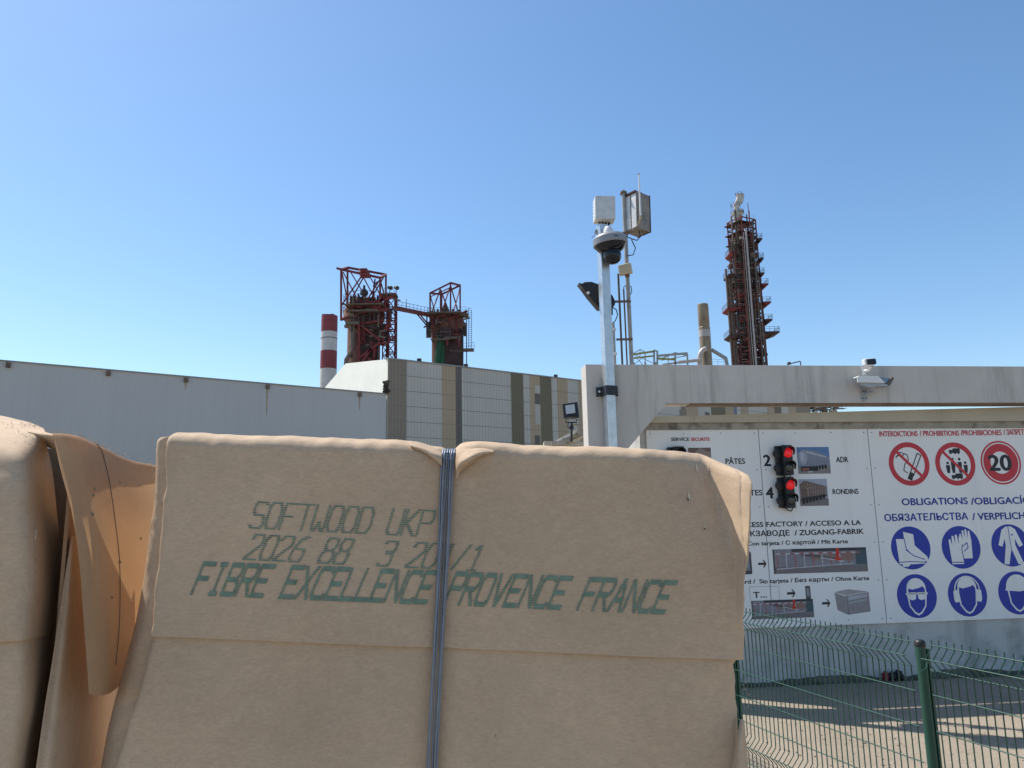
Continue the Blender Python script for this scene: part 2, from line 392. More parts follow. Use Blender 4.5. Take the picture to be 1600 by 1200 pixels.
# body behind the cladding and roof surfaces
mb.prism([p + U*0.3 + (Bk*0.35 if i < 2 else Vector((0,0,0))) + Vector((0,0,-0.1 if 0 < i < 4 else 0)) for i, p in enumerate(gp)], U*(Lh-0.4)); mb.build('roof', M['flash'], hall)
stripes = [(606,'grey'),(635,'light'),(690,'beige'),(711.5,'dark'),(721,'light'),(798,'olive'),(817,'light'),(827,'beige'),
 (843,'olive'),(861,'light'),(870,'beige'),(886,'light'),(903,'beige'),(925,'light'),(960,'olive'),(985,'light'),(1061,'grey'),(1069,'beige'),(1088,'light'),(1108,'olive'),(1130,'beige'),
 (1143,'blue'),(1148,'light'),(1154,'beige'),(1166,'light'),(1195,'beige'),(1206,'olive'),(1217,'light'),(1228,'beige'),(1240,'grey'),(1262,None)]
us = [((F(p,600)-C0).dot(U), c) for p, c in stripes]
fm = ['f_light','f_grey','f_beige','f_dark','f_olive','f_blue']; mb = MB()
def FP(u, z, o=0.0): q = C0 + U*u - Bk*o; return Vector((q.x, q.y, z))
for (u0, c), (u1, _) in zip(us[:-1], us[1:]):
    mb.mi = fm.index('f_'+c)
    off = 0.05 if c == 'light' else 0.07
    mb.prism([FP(u0,0,off), FP(u1,0,off), FP(u1,zt,off), FP(u0,zt,off)], Bk*(0.25+off))
mb.build('striped_cladding', [M[k] for k in fm], hall)
mb = MB(); z = zt-1.75; L0 = 0.05
while z > 8:
    mb.prism([FP(L0,z,0.073), FP(Lh,z,0.073), FP(Lh,z+0.045,0.073), FP(L0,z+0.045,0.073)], Bk*0.02); z -= 1.75
mb.build('sheet_joint', M['joint'], hall)
# patch panels that break the stripes
for (x0,x1,y0,y1,c) in ((835,843,602,614,'light'),(835,843,615,631,'dark'),(835,843,632,663,'light'),(835,843,680,696,'dark'),(745,771,640,700,'light'),(1061,1069,640,652,'grey'),(1101,1108,644,652,'dark')):
    A_, B_, C_, D_ = F(x0,y0), F(x1,y0), F(x1,y1), F(x0,y1)
    u0=(A_-C0).dot(U); u1=(B_-C0).dot(U); zz1=A_.z; zz0=D_.z
    if c == 'light' and x0 == 745: continue
    MB().prism([FP(u0,zz0,.085),FP(u1,zz0,.085),FP(u1,zz1,.085),FP(u0,zz1,.085)], Bk*0.02).build('cladding_patch', M['f_'+c], hall)
mb = MB().prism([FP(-0.1,zt+0.005,0.16), FP(Lh,zt+0.005,0.16), FP(Lh,zt+0.16,0.16), FP(-0.1,zt+0.16,0.16)], Bk*0.6)
mb.build('roof_edge', M['flash'], hall)
mb = MB()
for k in range(26):   # torn sheet edge at the corner above the warehouse roof
    mb.box(C0 + Vector((0,0,zl-zt+random.uniform(0.1,1.5))) - U*random.uniform(0.02,0.45)*(1-k/60) + Bk*random.uniform(-.25,.4), (random.uniform(.1,.5),random.uniform(.1,.4),random.uniform(.2,.7)), Matrix.Rotation(random.uniform(0,3),3,'Y'))
mb.build('torn_edge', M['brokend'], hall)
mb = MB()
for px in (655, 728, 868):
    t = F(px, 580); mb.box(Vector((t.x,t.y,zt+0.3)), (0.5,0.3,0.35))
mb.parts('roof_fixing', M['brokend'], hall)

# lattice helpers
def lattice(mb, c, w, z0, z1, nz, r, yaw=0.0, d=None, br=None):
    d = d or w; rot = Matrix.Rotation(yaw, 3, 'Z'); cs = [rot @ Vector((sx*w/2, sy*d/2, 0)) for sx, sy in ((-1,-1),(1,-1),(1,1),(-1,1))]
    c = Vector((c.x, c.y, 0)); P = lambda i, z: c + cs[i % 4] + Vector((0,0,z))
    for i in range(4): mb.beam(P(i,z0), P(i,z1), r)
    for k in range(nz+1):
        z = z0+(z1-z0)*k/nz
        for i in range(4): mb.beam(P(i,z), P(i+1,z), r*0.8)
        if k < nz:
            z2 = z0+(z1-z0)*(k+1)/nz
            for i in range(4):
                if (k+i) % 2: mb.beam(P(i,z), P(i+1,z2), (br or r)*0.6)
                else: mb.beam(P(i+1,z), P(i,z2), (br or r)*0.6)
def railing(mb, pts, h=1.1, r=0.045, step=1.3):
    for p, q in zip(pts[:-1], pts[1:]):
        p, q = Vector(p), Vector(q); n = max(1, int((q-p).length/step))
        for k in range(n+1):
            a = p.lerp(q, k/n); mb.beam(a, a+Vector((0,0,h)), r)
        for f in (1.0, 0.55): mb.beam(p+Vector((0,0,h*f)), q+Vector((0,0,h*f)), r)
def circ(c, r, z, n=14, a0=0, a1=2*math.pi):
    return [Vector((c.x+r*math.cos(a0+(a1-a0)*k/n), c.y+r*math.sin(a0+(a1-a0)*k/n), z)) for k in range(n+1)]

# red and white chimney
D = 135; c = pix(513.5, 560, D); rr = 12.8/FPX*D
zz = lambda py, D=135, px=513: pix(px, py, D).z
chim = thing('striped_chimney', (c.x,c.y,0), "round chimney painted in red and white bands behind the white gable", "chimney")
cols = [(494,519.5,'ch_red'),(519.5,549,'ch_white'),(549,577,'ch_red'),(577,603,'ch_white'),(603,640,'ch_white')]
for y0,y1,m_ in cols: MB().cyl((c.x,c.y,zz(y1)),(c.x,c.y,zz(y0)), rr*(1+(y1-494)*.0002), 28, rr*(1+(y0-494)*.0002)).build('painted_band', M[m_], chim, smooth=40)
MB().cyl((c.x,c.y,0),(c.x,c.y,zz(640)), rr*1.05, 28, rr*1.03).build('shaft', M['ch_white'], chim, smooth=40)
mb = MB(); 
for dx in (-.9,-.3,.5): mb.cyl((c.x+dx,c.y-.3,zz(494)),(c.x+dx,c.y-.3,zz(492)), .45, 10)
mb.lathe((c.x,c.y,zz(530)), [(rr+.04,0),(rr+.04,.12)], 24)
mb.parts('rim', M['dark_shell'], chim)

# two digester towers and the walkway between them
def P1(px, py, dy=0, D=112): return pix(px, py, D+dy)
def tower_a():
    D = 112; s = D/FPX; c = pix(569, 500, D)
    t = thing('digester_tower', (c.x,c.y,0), "rust brown tower with a red lattice crown standing beside the chimney", "industrial tower", "digester towers behind the hall")
    z = lambda py: pix(569, py, D).z
    mb = MB().lathe((c.x,c.y,0), [(26*s,0),(26*s,z(507)),(27*s,z(507)+.01),(33*s,z(500)),(33*s,z(488)),(22*s,z(470)),(6*s,z(466))], 32); mb.build('shell', M['rusty'], t, smooth=35)
    mb = MB()
    # dark boxes set in front of the shell, mostly on its right
    mb.box(pix(577, 545, D-3.0), (2.4,.3,5.0)); mb.box(pix(571,500,D-3.6),(3.6,.3,2.4)); mb.box(pix(601,520,D-2),(1.3,.6,2.4))
    mb.parts('dark_plate', M['dark_shell'], t)
    mb = MB(); mb.tube([P1(551,490,-4),P1(551,545,-4),P1(541,562,-4),P1(540,580,-4)], .32, 8); mb.tube([P1(540,510,-3),P1(552,508,-4)],.3); mb.build('pale_duct', M['plat'], t)
    # crown lattice (slightly turned box of beams)
    mb = MB(); A=(533,421,-4); Bq=(543,418,3); Cq=(603,429,3); Dq=(594,434,-4)
    def q(e, dpy=0, dpx=0): return P1(e[0]+dpx, e[1]+dpy, e[2])
    bot = {0:(533,500,-4),1:(543,490,3),2:(603,480,3),3:(594,480,-4)}
    top = [A,Bq,Cq,Dq]
    for i in range(4):
        mb.beam(q(top[i]), q(bot[i]), .26); mb.beam(q(top[i]), q(top[(i+1)%4]), .3); mb.beam(q(bot[i]), q(bot[(i+1)%4]), .25)
    mb.beam(P1(526,419,-4), P1(533,421,-4), .28); mb.beam(P1(563,424,3), P1(566,432,-4), .5)
    mb.box(P1(571,427,0), (1.0,3,.6))
    for pa, pb in (((566,430,-4),(533,478,-4)),((566,430,-4),(592,478,-4)),((536,425,-4),(560,470,-4)),((594,436,-4),(568,478,-4)),((573,424,3),(545,475,3)),((573,424,3),(600,470,3)),((546,422,3),(575,470,3)),((600,432,3),(578,470,3)),((534,424,-4),(543,470,3)),((594,437,-4),(603,470,3)),((533,475,-4),(594,480,-4))):
        mb.beam(P1(*pa), P1(*pb), .17)
    mb.build('lattice_crown', M['steel_red'], t)
    # lattice stair tower at its right
    mb = MB(); cc = pix(612, 500, D); lattice(mb, cc, 1.25, z(575)-3, z(465), 8, .2, R(20)); lattice(mb, pix(603,500,D-1), .9, z(575)-3, z(480), 8, .16, R(10))
    for pa, pb in (((561,502,-4),(561,575,-4)),((560,505,-4),(602,538,-4)),((561,560,-4),(600,530,-4)),((548,480,-4),(614,465,-4)),((548,486,-4),(614,484,-4)),((553,508,-4),(600,500,-4)),((600,538,-4),(616,528,-3)),((560,575,-4),(580,545,-4)),((575,560,-4),(600,575,-4)),((592,470,-4),(616,462,-3)),((578,486,-4),(600,466,-4))):
        mb.beam(P1(*pa), P1(*pb), .3)
    mb.parts('stair_frame', M['steel_red'], t)
    mb = MB(); mb.box(P1(566,486,-4.5),(4.6,1.0,.18)); mb.box(P1(572,480,-3),(5.6,3.6,.14)); mb.box(P1(552,506,-4),(2.0,1.4,.4)); mb.box(P1(607,462,-2),(2.6,2,.25))
    mb.parts('platform', M['plat'], t)
    mb = MB(); railing(mb, circ(Vector((c.x,c.y,0)), 33*s, z(474), 20)); railing(mb, circ(Vector((c.x,c.y,0)), 34*s, z(490), 20)); railing(mb,[P1(600,462,-3),P1(616,464,-3)]); railing(mb,[P1(540,506,-4.5),P1(560,506,-4.8)])
    mb.parts('handrail', M['plat'], t)
    mb = MB(); mb.cyl(P1(569,466),P1(569,452),.35,10); mb.cyl(P1(569,452),P1(569,446),.18,8); mb.cyl(P1(580,480),P1(586,436),.12,8); mb.cyl(P1(583,447),P1(590,440),.12,8); mb.lathe(P1(569,458), [(.2,-.3),(.6,-.25),(.6,.25),(.2,.3)], 10)
    for k in range(9): mb.cyl(P1(548+k*6,474,-3+random.random()*3), P1(548+k*6,466-random.random()*6,-3), .16, 7)
    mb.parts('valve', M['darksteel'], t)
    rnd = random.Random(8)
    for m_, nn in (('dark_shell',22),('steel_red',34),('plat',16)):
        mb = MB()
        for k in range(nn):
            px = rnd.uniform(544,612); py = rnd.uniform(478,545) if k % 3 else rnd.uniform(462,492); dy = rnd.uniform(-4.3,-3.3)
            if rnd.random() < .5: mb.beam(P1(px,py,dy), P1(px+rnd.uniform(-1,1),py+rnd.uniform(6,26),dy), rnd.uniform(.12,.35))
            else: mb.beam(P1(px,py,dy), P1(px+rnd.uniform(4,16),py+rnd.uniform(-4,4),dy), rnd.uniform(.1,.3))
        mb.parts('fittings', M[m_], t, eps=.08)
    mb = MB()
    for px, py in ((609,449),(619,449)): mb.cyl(P1(px,py,-2)+Vector((-.15,0,0)), P1(px+2,py+1,-2.6), .25, 10, .32); mb.beam(P1(px,py+4,-2), P1(px,465,-2), .1)
    mb.parts('floodlight_pair', M['darksteel'], t)
tower_a()
def tower_b():
    D = 120; s = D/FPX; c = pix(698, 530, D); z = lambda py: pix(698, py, D).z
    Q = lambda px, py, dy=0: pix(px, py, D+dy)
    t = thing('digester_tower', (c.x,c.y,0), "slimmer brown tower with a green downpipe and smaller red lattice crown", "industrial tower", "digester towers behind the hall")
    MB().lathe((c.x,c.y,0), [(24*s,0),(24*s,z(530)),(29*s,z(518)),(31*s,z(508)),(26*s,z(498)),(8*s,z(492))], 32).build('shell', M['rusty'], t, smooth=35)
    mb = MB(); mb.tube([Q(688,520,-3),Q(687,535,-3.3),Q(684,552,-3.3),Q(681,580,-3.3)], .45, 8); mb.box(Q(690,553,-3.0),(.9,.4,4.6)); mb.parts('green_downpipe', M['tgreen'], t)
    mb = MB(); mb.box(Q(708,548,-2.8),(3.0,.4,7)); mb.box(Q(697,519,-3.6),(1.8,.3,1.6)); mb.parts('dark_plate', M['dark_shell'], t)
    mb = MB(); top=[(672,458,-3),(704,442,3),(719,446,3),(689,461,-2.5)]
    top=[(672,458,-3),(704,442,-1),(719,446,3),(690,460,2)]; bot=[(672,492,-3),(704,492,-1),(719,492,3),(690,492,2)]
    for i in range(4):
        mb.beam(Q(*top[i]), Q(*bot[i]), .24); mb.beam(Q(*top[i]), Q(*top[(i+1)%4]), .28)
    for pa, pb in (((672,460,-3),(680,490,-3)),((688,452,-2),(674,490,-3)),((704,446,-1),(690,488,-2)),((688,452,-2),(702,488,-1)),((704,446,-1),(716,488,2)),((719,450,3),(708,488,-1)),((688,452,-2),(688,492,-2)),((690,460,2),(715,447,3)),((672,464,-3),(704,449,-1))):
        mb.beam(Q(*pa), Q(*pb), .16)
    for px in (667,672,677,703,715): mb.beam(Q(px,492,-3), Q(px,512,-3), .2)
    mb.beam(Q(662,512,-3), Q(686,494,-3), .2); mb.beam(Q(700,500,-3), Q(730,486,-2), .35)
    mb.build('lattice_crown', M['steel_red'], t)
    mb = MB(); mb.box(Q(696,493,-2),(5.4,4.2,.18)); mb.box(Q(688,531,-3.6),(2.8,1.0,.25)); mb.box(Q(704,528,-3.8),(2.2,.5,.35)); mb.box(Q(731,547,-1),(1.9,1.5,.25)); mb.box(Q(722,493,-2),(2,2,.3)); mb.beam(Q(703,548,-3),Q(722,549,-3),.16)
    mb.parts('platform', M['plat'], t)
    mb = MB(); railing(mb, [Q(668,492,-4),Q(728,490,-4),Q(728,490,2)]); railing(mb,[Q(722,547,-2),Q(741,546,-2),Q(741,546,1)]); railing(mb,[Q(672,531,-4.2),Q(704,529,-4.2)])
    mb.parts('handrail', M['plat'], t)
    mb = MB()
    for px in (723.5,729): mb.beam(Q(px,500,-1), Q(px,580,-1), .14)
    mb.beam(Q(737,485,-1),Q(737,545,-1),.07); mb.beam(Q(732,480,-1),Q(732,545,-1),.07); mb.beam(Q(727,505,-1),Q(727,525,-1),.5)
    y=482
    while y < 545: mb.beam(Q(732,y,-1),Q(737,y,-1),.05); y += 3
    mb.parts('cage_ladder', M['darksteel'], t)
    rnd = random.Random(18)
    for m_, nn in (('dark_shell',14),('steel_red',16),('plat',10)):
        mb = MB()
        for k in range(nn):
            px = rnd.uniform(670,724); py = rnd.uniform(490,530); dy = rnd.uniform(-4,-3.2)
            if rnd.random() < .5: mb.beam(Q(px,py,dy), Q(px+rnd.uniform(-1,1),py+rnd.uniform(5,16),dy), rnd.uniform(.12,.35))
            else: mb.beam(Q(px,py,dy), Q(px+rnd.uniform(3,12),py+rnd.uniform(-3,3),dy), rnd.uniform(.1,.3))
        mb.parts('fittings', M[m_], t, eps=.08)
    mb = MB(); mb.cyl(Q(696,492),Q(696,478),.28,8); mb.cyl(Q(696,478),Q(696,472),.12,8)
    for k in range(6): mb.cyl(Q(676+k*8,492,-3), Q(676+k*8,486-random.random()*4,-3), .2, 7)
    for a in range(7): mb.cyl(Q(667,505+a*3.5,-3), Q(672,505+a*3.5,-3.4), .22, 7)
    mb.parts('valve', M['darksteel'], t)
tower_b()
wk = thing('walkway_bridge', P1(645,488), "thin railed walkway spanning between the two brown towers", "walkway")
mb = MB(); pL, pR = P1(616,481,0), pix(680,494,119)
mb.beam(pL, pR, .9, .45); mb.build('deck', M['brownst'], wk)
mb = MB(); railing(mb, [pL, pR], 1.15, .05, .8); mb.beam(P1(635,485)+Vector((0,0,.3)), P1(635,467), .07); mb.parts('handrail', M['plat'], wk)
mb = MB(); mb.beam(pix(652,491,116), pix(668,510,119), .16); mb.beam(pix(656,491,116), pix(669,507,119), .16); mb.build('bracing', M['brownst'], wk)

# tall distillation style tower on the right
def tower_c():
    D = 180; s = D/FPX; base = pix(1173, 567, D)
    lean = 0.073
    t = thing('lattice_process_tower', (base.x, base.y, 0), "very tall dark red lattice tower with platforms and bright vertical pipes", "industrial tower")
    z = lambda py: pix(1173-lean*(567-py), py, D).z
    def V(px, py, dy=0):      # px as seen in the picture; vertical members stay vertical
        return Vector((base.x + (px-(1173-lean*(567-py)))*s*1.0, base.y+dy, z(py)))
    mb = MB(); cc = V(1173,567); cc = Vector((cc.x-.15, cc.y, 0))
    lattice(mb, cc, 5.4, z(660), z(430), 13, .3, R(28)); lattice(mb, cc+Vector((.45,0,0)), 4.7, z(430), z(346), 6, .28, R(28))
    lattice(mb, cc+Vector((1.2,-1,0)), 2.2, z(660), z(372), 20, .22, R(28))
    lattice(mb, cc+Vector((-2.0,-1,0)), 1.6, z(660), z(400), 16, .2, R(10))
    mb.build('lattice_frame', M['brownst'], t)
    MB().cyl((cc.x,cc.y,0),(cc.x,cc.y,z(368)),1.7,20).build('column_shell', M['dark_shell'], t, smooth=35)
    rnd = random.Random(3); mb = MB()
    mats = ['dark_shell','brownst','plat','darksteel']
    py = 375
    while py < 640:
        k = rnd.randint(0,3); mb.mi = k
        w_ = rnd.uniform(.3,1.6); x = rnd.uniform(-2.6,2.6)
        mb.box(Vector((cc.x+x, cc.y+rnd.uniform(-2.6,2.6), z(py))), (w_, w_, rnd.uniform(.2,1.6)))
        if rnd.random() < .5:
            x = rnd.uniform(-2.8,2.8); y = rnd.uniform(-3,-1); h = rnd.uniform(3,9)
            mb.cyl((cc.x+x,cc.y+y,z(py)),(cc.x+x,cc.y+y,z(py)+h), rnd.uniform(.08,.22), 7)
        if rnd.random() < .3:
            mb.cyl((cc.x-2.6,cc.y-3,z(py)),(cc.x+2.6,cc.y-2.4,z(py)+rnd.uniform(-.3,.3)), .12, 6)
        py += 0.9
    mb.build('equipment', [M[k] for k in mats], t)
    # floors
    mb = MB(); py = 352
    while py < 640: mb.box((cc.x,cc.y,z(py)), (5.3,5.3,.16), Matrix.Rotation(R(28),3,'Z')); py += 15.5
    mb.build('floor_grating', M['dark_shell'], t)
    # bright riser pipes
    mb = MB()
    for px, ptop, r_, m_ in ((1173,367,.24,0),(1169,372,.10,0),(1166,378,.12,1),(1184,367,.12,1),(1188,440,.14,1)):
        mb.mi = m_; x = (px-1173)*s
        mb.cyl((base.x+x,cc.y-3.9,z(650)),(base.x+x,cc.y-3.9,z(ptop)), r_, 10)
    for k in range(9): mb.mi = 1; mb.box((base.x+.2,cc.y-3.6,z(395+k*24)),(2.2,.2,.14))
    mb.parts('riser_pipe', [M['silver'], M['plat']], t, smooth=35)
    # left external pipes
    mb = MB(); 
    for px, y0, y1, r_ in ((1141.5,437,640,.3),(1137,422,640,.26),(1145,425,640,.22)):
        x = (px-(1173-lean*(567-500)))*s; mb.cyl((base.x+x,cc.y-1,z(y1)),(base.x+x,cc.y-1,z(y0)), r_, 10)
    mb.tube([V(1137,422,-1),V(1137,416,-1),V(1140,414,-1),V(1147,416,-1)], .3, 8)
    mb.parts('side_pipe', [M['plat']], t, smooth=35)
    # side platforms, left then right
    mb = MB(); mr = MB()
    for x0,x1,py,m_ in ((1136,1146,398,0),(1133,1148,432,1),(1131,1150,484,0),(1134,1152,526,1),(1184,1190,408,1),(1184,1191,431,1),(1186,1197,448,0),(1188,1201,476,0),(1190,1203,503,1),(1191,1214,522,1),(1181,1188,378,1)):
        a, b = V(x0,py,-2.5), V(x1,py,-2.5); mb.mi = m_
        mb.prism([a, b, b-Vector((0,0,.35)), b.lerp(a,.55)-Vector((0,0,1.0)), a.lerp(b,.5)-Vector((0,0,.9)), a-Vector((0,0,.3))], (0,4.6,0))
        railing(mr, [a+Vector((0,4.5,0)), a, b, b+Vector((0,4.5,0))], 1.15, .06, .9)
    mb.parts('platform', [M['steel_red'], M['dark_shell']], t); mr.parts('handrail', M['plat'], t)
    # top: pale duct head
    ax = lambda px, py: V(px, py)
    mb = MB(); mb.cyl(V(1158,372), V(1154,345), 1.1, 14, .95); mb.cyl(V(1154,345), V(1153,334), .95, 14, 1.35); mb.cyl(V(1153,334),V(1152,331),1.5,14)
    mb.cyl(V(1152,331), V(1151,322), .7, 12); mb.beam(V(1150,324), V(1156,312), 1.1, 1.3); mb.box(V(1157,311),(1.6,1.3,2.0), Matrix.Rotation(R(15),3,'Y')); mb.box(V(1157,305),(1.7,1.4,.2))
    mb.build('duct_head', M['topwhite'], t, smooth=30)
    mb = MB(); railing(mb, circ(V(1153,336),1.6,V(1153,336).z,8), 1.1,.06,3); railing(mb, circ(V(1156,309),.9,V(1156,307).z,6), .9,.05,3); railing(mb, circ(V(1150,325),1.2,V(1150,325).z,6), 1.1,.05,3)
    mb.beam(V(1180,346), V(1180,336),.06); mb.beam(V(1142,346),V(1142,338),.06)
    mb.parts('top_rail', M['plat'], t)
    # pale patch
    MB().box(V(1153,379,-3.2),(1.0,.3,.6)).build('pale_panel', M['cream'], t)
    return t
tower_c()

# dark process building low behind the portal, right end of the hall
D = 165; pb = thing('process_building', pix(1255,700,D)*Vector((1,1,0)) if False else (pix(1255,640,D).x, D, 0), "dark open process building full of pipes seen under the beam", "factory building")
z_ = lambda py: pix(1255,py,D).z
mb = MB(); x0, x1 = pix(1196,640,D).x, pix(1306,640,D).x
mb.box(((x0+x1)/2,D+6,z_(645)/2),(x1-x0-.6,10,z_(645))); mb.box(((x0+x1)/2-1.5,D+4,z_(633)-.2),(x1-x0-4,8,.35)); mb.build('block', M['dark_shell'], pb)
rnd = random.Random(5); mb = MB()
for k in range(70):
    x = rnd.uniform(x0,x1); zb = rnd.uniform(z_(648), z_(632)); mb.mi = rnd.randint(0,3)
    if rnd.random() < .5: mb.cyl((x,D,zb),(x+rnd.uniform(1,5),D,zb), rnd.uniform(.06,.16), 7)
    else: mb.box((x,D-.5,zb),(rnd.uniform(.2,1.4),1,rnd.uniform(.15,.7)))
mb.build('pipework', [M['brownst'],M['plat'],M['darksteel'],M['silver']], pb)
mb = MB(); railing(mb, [(x0,D-.6,z_(637)),(x1-2,D-.6,z_(637))],1.1,.06,1.1); 
for k in range(14): mb.beam((x0+k*(x1-x0)/13.2,D-.8,0),(x0+k*(x1-x0)/13.2,D-.8,z_(631)),.22)
mb.build('frame', M['plat'], pb)

# brown stack with its ducts
D = 150; sD = D/FPX; c = pix(1103.5, 560, D); z_ = lambda py: pix(1102, py, D).z
st = thing('brown_stack', (c.x,c.y,0), "short brown ribbed stack with a pale elbow duct beside it", "chimney")
MB().lathe((c.x,c.y,0), [(9.2*sD,0),(9.0*sD,z_(512)),(8.2*sD,z_(511)),(8.2*sD,z_(510)),(8.8*sD,z_(509)),(8.6*sD,z_(476)),(7.8*sD,z_(475.3)),(7.0*sD,z_(478))], 28).build('shaft', M['stack'], st, smooth=35)
MB().lathe((c.x,c.y,z_(527)), [(9.3*sD,0),(9.3*sD,1.4)], 28).build('collar', M['silver'], st, smooth=35)
mb = MB(); mb.tube([pix(1103,545,D-1.5),pix(1098,547,D-1.6),pix(1094,553,D-1.6),pix(1093,560,D-1.6),pix(1093,575,D-1.6)], .5, 12)
mb.tube([pix(1060,566,D-2),pix(1094,562.5,D-2)], .35, 10); mb.build('elbow_duct', M['silver'], st, smooth=60)
mb = MB(); mb.tube([pix(1111,546,D+1),pix(1134,560,D+1),pix(1137,575,D+1)], .38, 10); mb.build('slanting_duct', M['pipe'], st, smooth=60)
mb = MB(); railing(mb,[pix(1113,570,D),pix(1131,570,D)],1.1,.04,.8); mb.parts('handrail', M['plat'], st)

# yellow pipe rack on the horizon left of the stack
D = 130; pr = thing('pipe_rack', (pix(1030,560,D).x, D, 0), "thin yellow and grey pipe rack trusses above the beam", "pipe rack")
Q = lambda px, py, dy=0: pix(px, py, D+dy)
mb = MB()
for pa, pb_, r_, m_ in (((988,554),(1022,549),.3,0),((988,560),(1022,556),.25,0),((990,553),(1030,572),.1,1),((1022,547),(1022,572),.3,1),((1027,548),(1027,572),.3,1),((1022,547),(1027,549),.2,1),((1000,546),(988,553),.12,1),((1000,546),(1010,551),.12,1),((1000,546),(1000,560),.1,1),((1010,551),(1022,549),.15,1),
  ((1027,556),(1074,552),.35,1),((1027,560),(1055,562),.3,0),((1055,551),(1055,568),.28,1),((1074,553),(1074,566),.25,1),((1030,562),(1055,551),.18,1),((1055,551),(1074,556),.15,1),((1033,563),(1072,556),.12,0),((1035,570),(1070,565),.3,2),((1008,551),(1008,572),.15,0),((990,570),(1008,556),.1,1),((992,556),(1006,572),.1,1),((1044,555),(1044,568),.12,0)):
    mb.mi = m_; mb.beam(Q(*pa), Q(*pb_), r_); mb.beam(Q(*pa,3), Q(*pb_,3), r_)
for px in (990,1008,1024,1055,1074): mb.mi = 1; mb.beam(Q(px,566), Vector((Q(px,566).x,D,0)), .3)
mb.build('truss', [M['yellow'], M['pipe'], M['silver']], pr)
rb = thing('roof_vent_pipe', Q(1240,569), "small bent vent pipe just above the long beam", "pipe")
MB().tube([pix(1230,575,60),pix(1231,567,60),pix(1236,568,60),pix(1250,564.5,60),pix(1251,565.5,60),pix(1251,575,60)], .045, 8).cyl(pix(1231,568,60),pix(1235,567.5,60),.12,8).build('bent_pipe', M['darksteel'], rb)

# ------------------------------------------------------------------ wall building with the sign
YW = pix(1453, 1058, 8.28).y
DW = Vector((math.cos(R(6.9)), math.sin(R(6.9)), 0)); NW = Vector((DW.y, -DW.x, 0))     # NW points to the camera
gp_ = ray(1453,1058); W0 = CP + gp_*(-EYE/gp_.z)                                        # foot of the wall
def W(px, py, off=0.0): return hit(px, py, W0+NW*off, NW)
def WS(px, py, off=0.0):
    p = W(px, py, off); return ((p-W0).dot(DW), p.z)
def WP(s, z, off=0.0): q = W0 + DW*s + NW*off; return Vector((q.x, q.y, z))
ZB = (WS(1010,663)[1]+WS(1595,658)[1])/2; print('ledge z', ZB, 'wall dist', W0)
sL, sR = WS(1003,700)[0]-0.02, WS(1600,700)[0]+1.6
wb = thing('gatehouse_wall', WP((sL+sR)/2,0,0), "dirty white gatehouse wall with a beige sloping parapet behind the sign", "building")
mb = MB(); mb.prism([WP(sL,0),WP(sR,0),WP(sR,ZB),WP(sL,ZB)], -NW*4); mb.build('wall', M['wall'], wb)
zcl, zcr = WS(1015,653)[1], WS(1600,637)[1]; z1 = zcl; slope = (zcr-zcl)/(WS(1600,638)[0]-WS(1015,658)[0]); zR = zcl+slope*(sR-WS(1015,658)[0])
zc2 = (WS(1015,664)[1])
MB().prism([WP(sL-.02,ZB-.075,.035),WP(sR,ZB-.075,.035),WP(sR,ZB,.035),WP(sL-.02,ZB,.035)], -NW*4.05).build('ledge', M['ledge'], wb)
MB().prism([WP(sL-.02,ZB+.001,.075),WP(sR,ZB+.001,.075),WP(sR,zR,.075),WP(sL-.02,zcl-0.0,.075)], -NW*.35).build('parapet', M['cap'], wb)
# moss and splash dirt at the foot: a crumbly low strip
mb = MB(); k = sL; prof = []
while k < sR:
    h = .025+.06*max(0,noise.noise(Vector((k*1.3,0,0)))+.4)+.02*noise.noise(Vector((k*9,2,0))); w_ = .05+.12*max(0,noise.noise(Vector((k*1.1,4,0)))+.5)+.03*noise.noise(Vector((k*11,3,0)))
    prof.append([WP(k,h,.0), WP(k,h*.8,.012), WP(k,h*.35,w_*.4), WP(k,.004,max(.03,w_))]); k += .02
for a_ in prof: mb.v += a_
for i in range(len(prof)-1):
    for j in range(3): mb.f.append([4*i+j,4*i+4+j,4*i+5+j,4*i+1+j]); mb.m.append(0)
mb.build('moss_strip', M['moss'], wb)

# --- sign board
sgn = thing('safety_sign_board', WP(WS(1300,900)[0],1.2,.02), "big white multilingual factory access and safety sign screwed to the wall", "sign")
seams = [1009, 1185, 1355.5, 1547]; ztop = WS(1200,670)[1]; zbot = (WS(1330,974)[1]+WS(1590,967)[1])/2
ss = [WS(p, 690)[0] for p in seams]; ss[-1] = None
ss = [WS(1009,690)[0], WS(1185,690)[0], WS(1355.5,690)[0]]; ss.append(ss[2]+1.45*(ss[2]-ss[1])*1.0+.0); ss.append(ss[3]+1.2)
ss[3] = WS(1700,690)[0]; ss = ss[:4]
for a, b in zip(ss[:-1], ss[1:]):
    MB().prism([WP(a+.004,zbot,.012),WP(b-.004,zbot,.012),WP(b-.004,ztop,.012),WP(a+.004,ztop,.012)], NW*.006).build('panel', M['sign'], sgn, fixn=True)
mb = MB()
for a, b in zip(ss[:-1], ss[1:]):
    for sx in (a+.05, b-.05):
        for k in range(6): mb.cyl(WP(sx, zbot+.05+(ztop-zbot-.1)*k/5,.017), WP(sx, zbot+.05+(ztop-zbot-.1)*k/5,.022), .006, 8)
    for f in (.33,.66):
        for zz_ in (zbot+.05, ztop-.05): mb.cyl(WP(a+(b-a)*f, zz_,.017), WP(a+(b-a)*f, zz_,.022), .006, 8)
mb.build('screws', M['screw'], sgn)
OFF = 0.0195
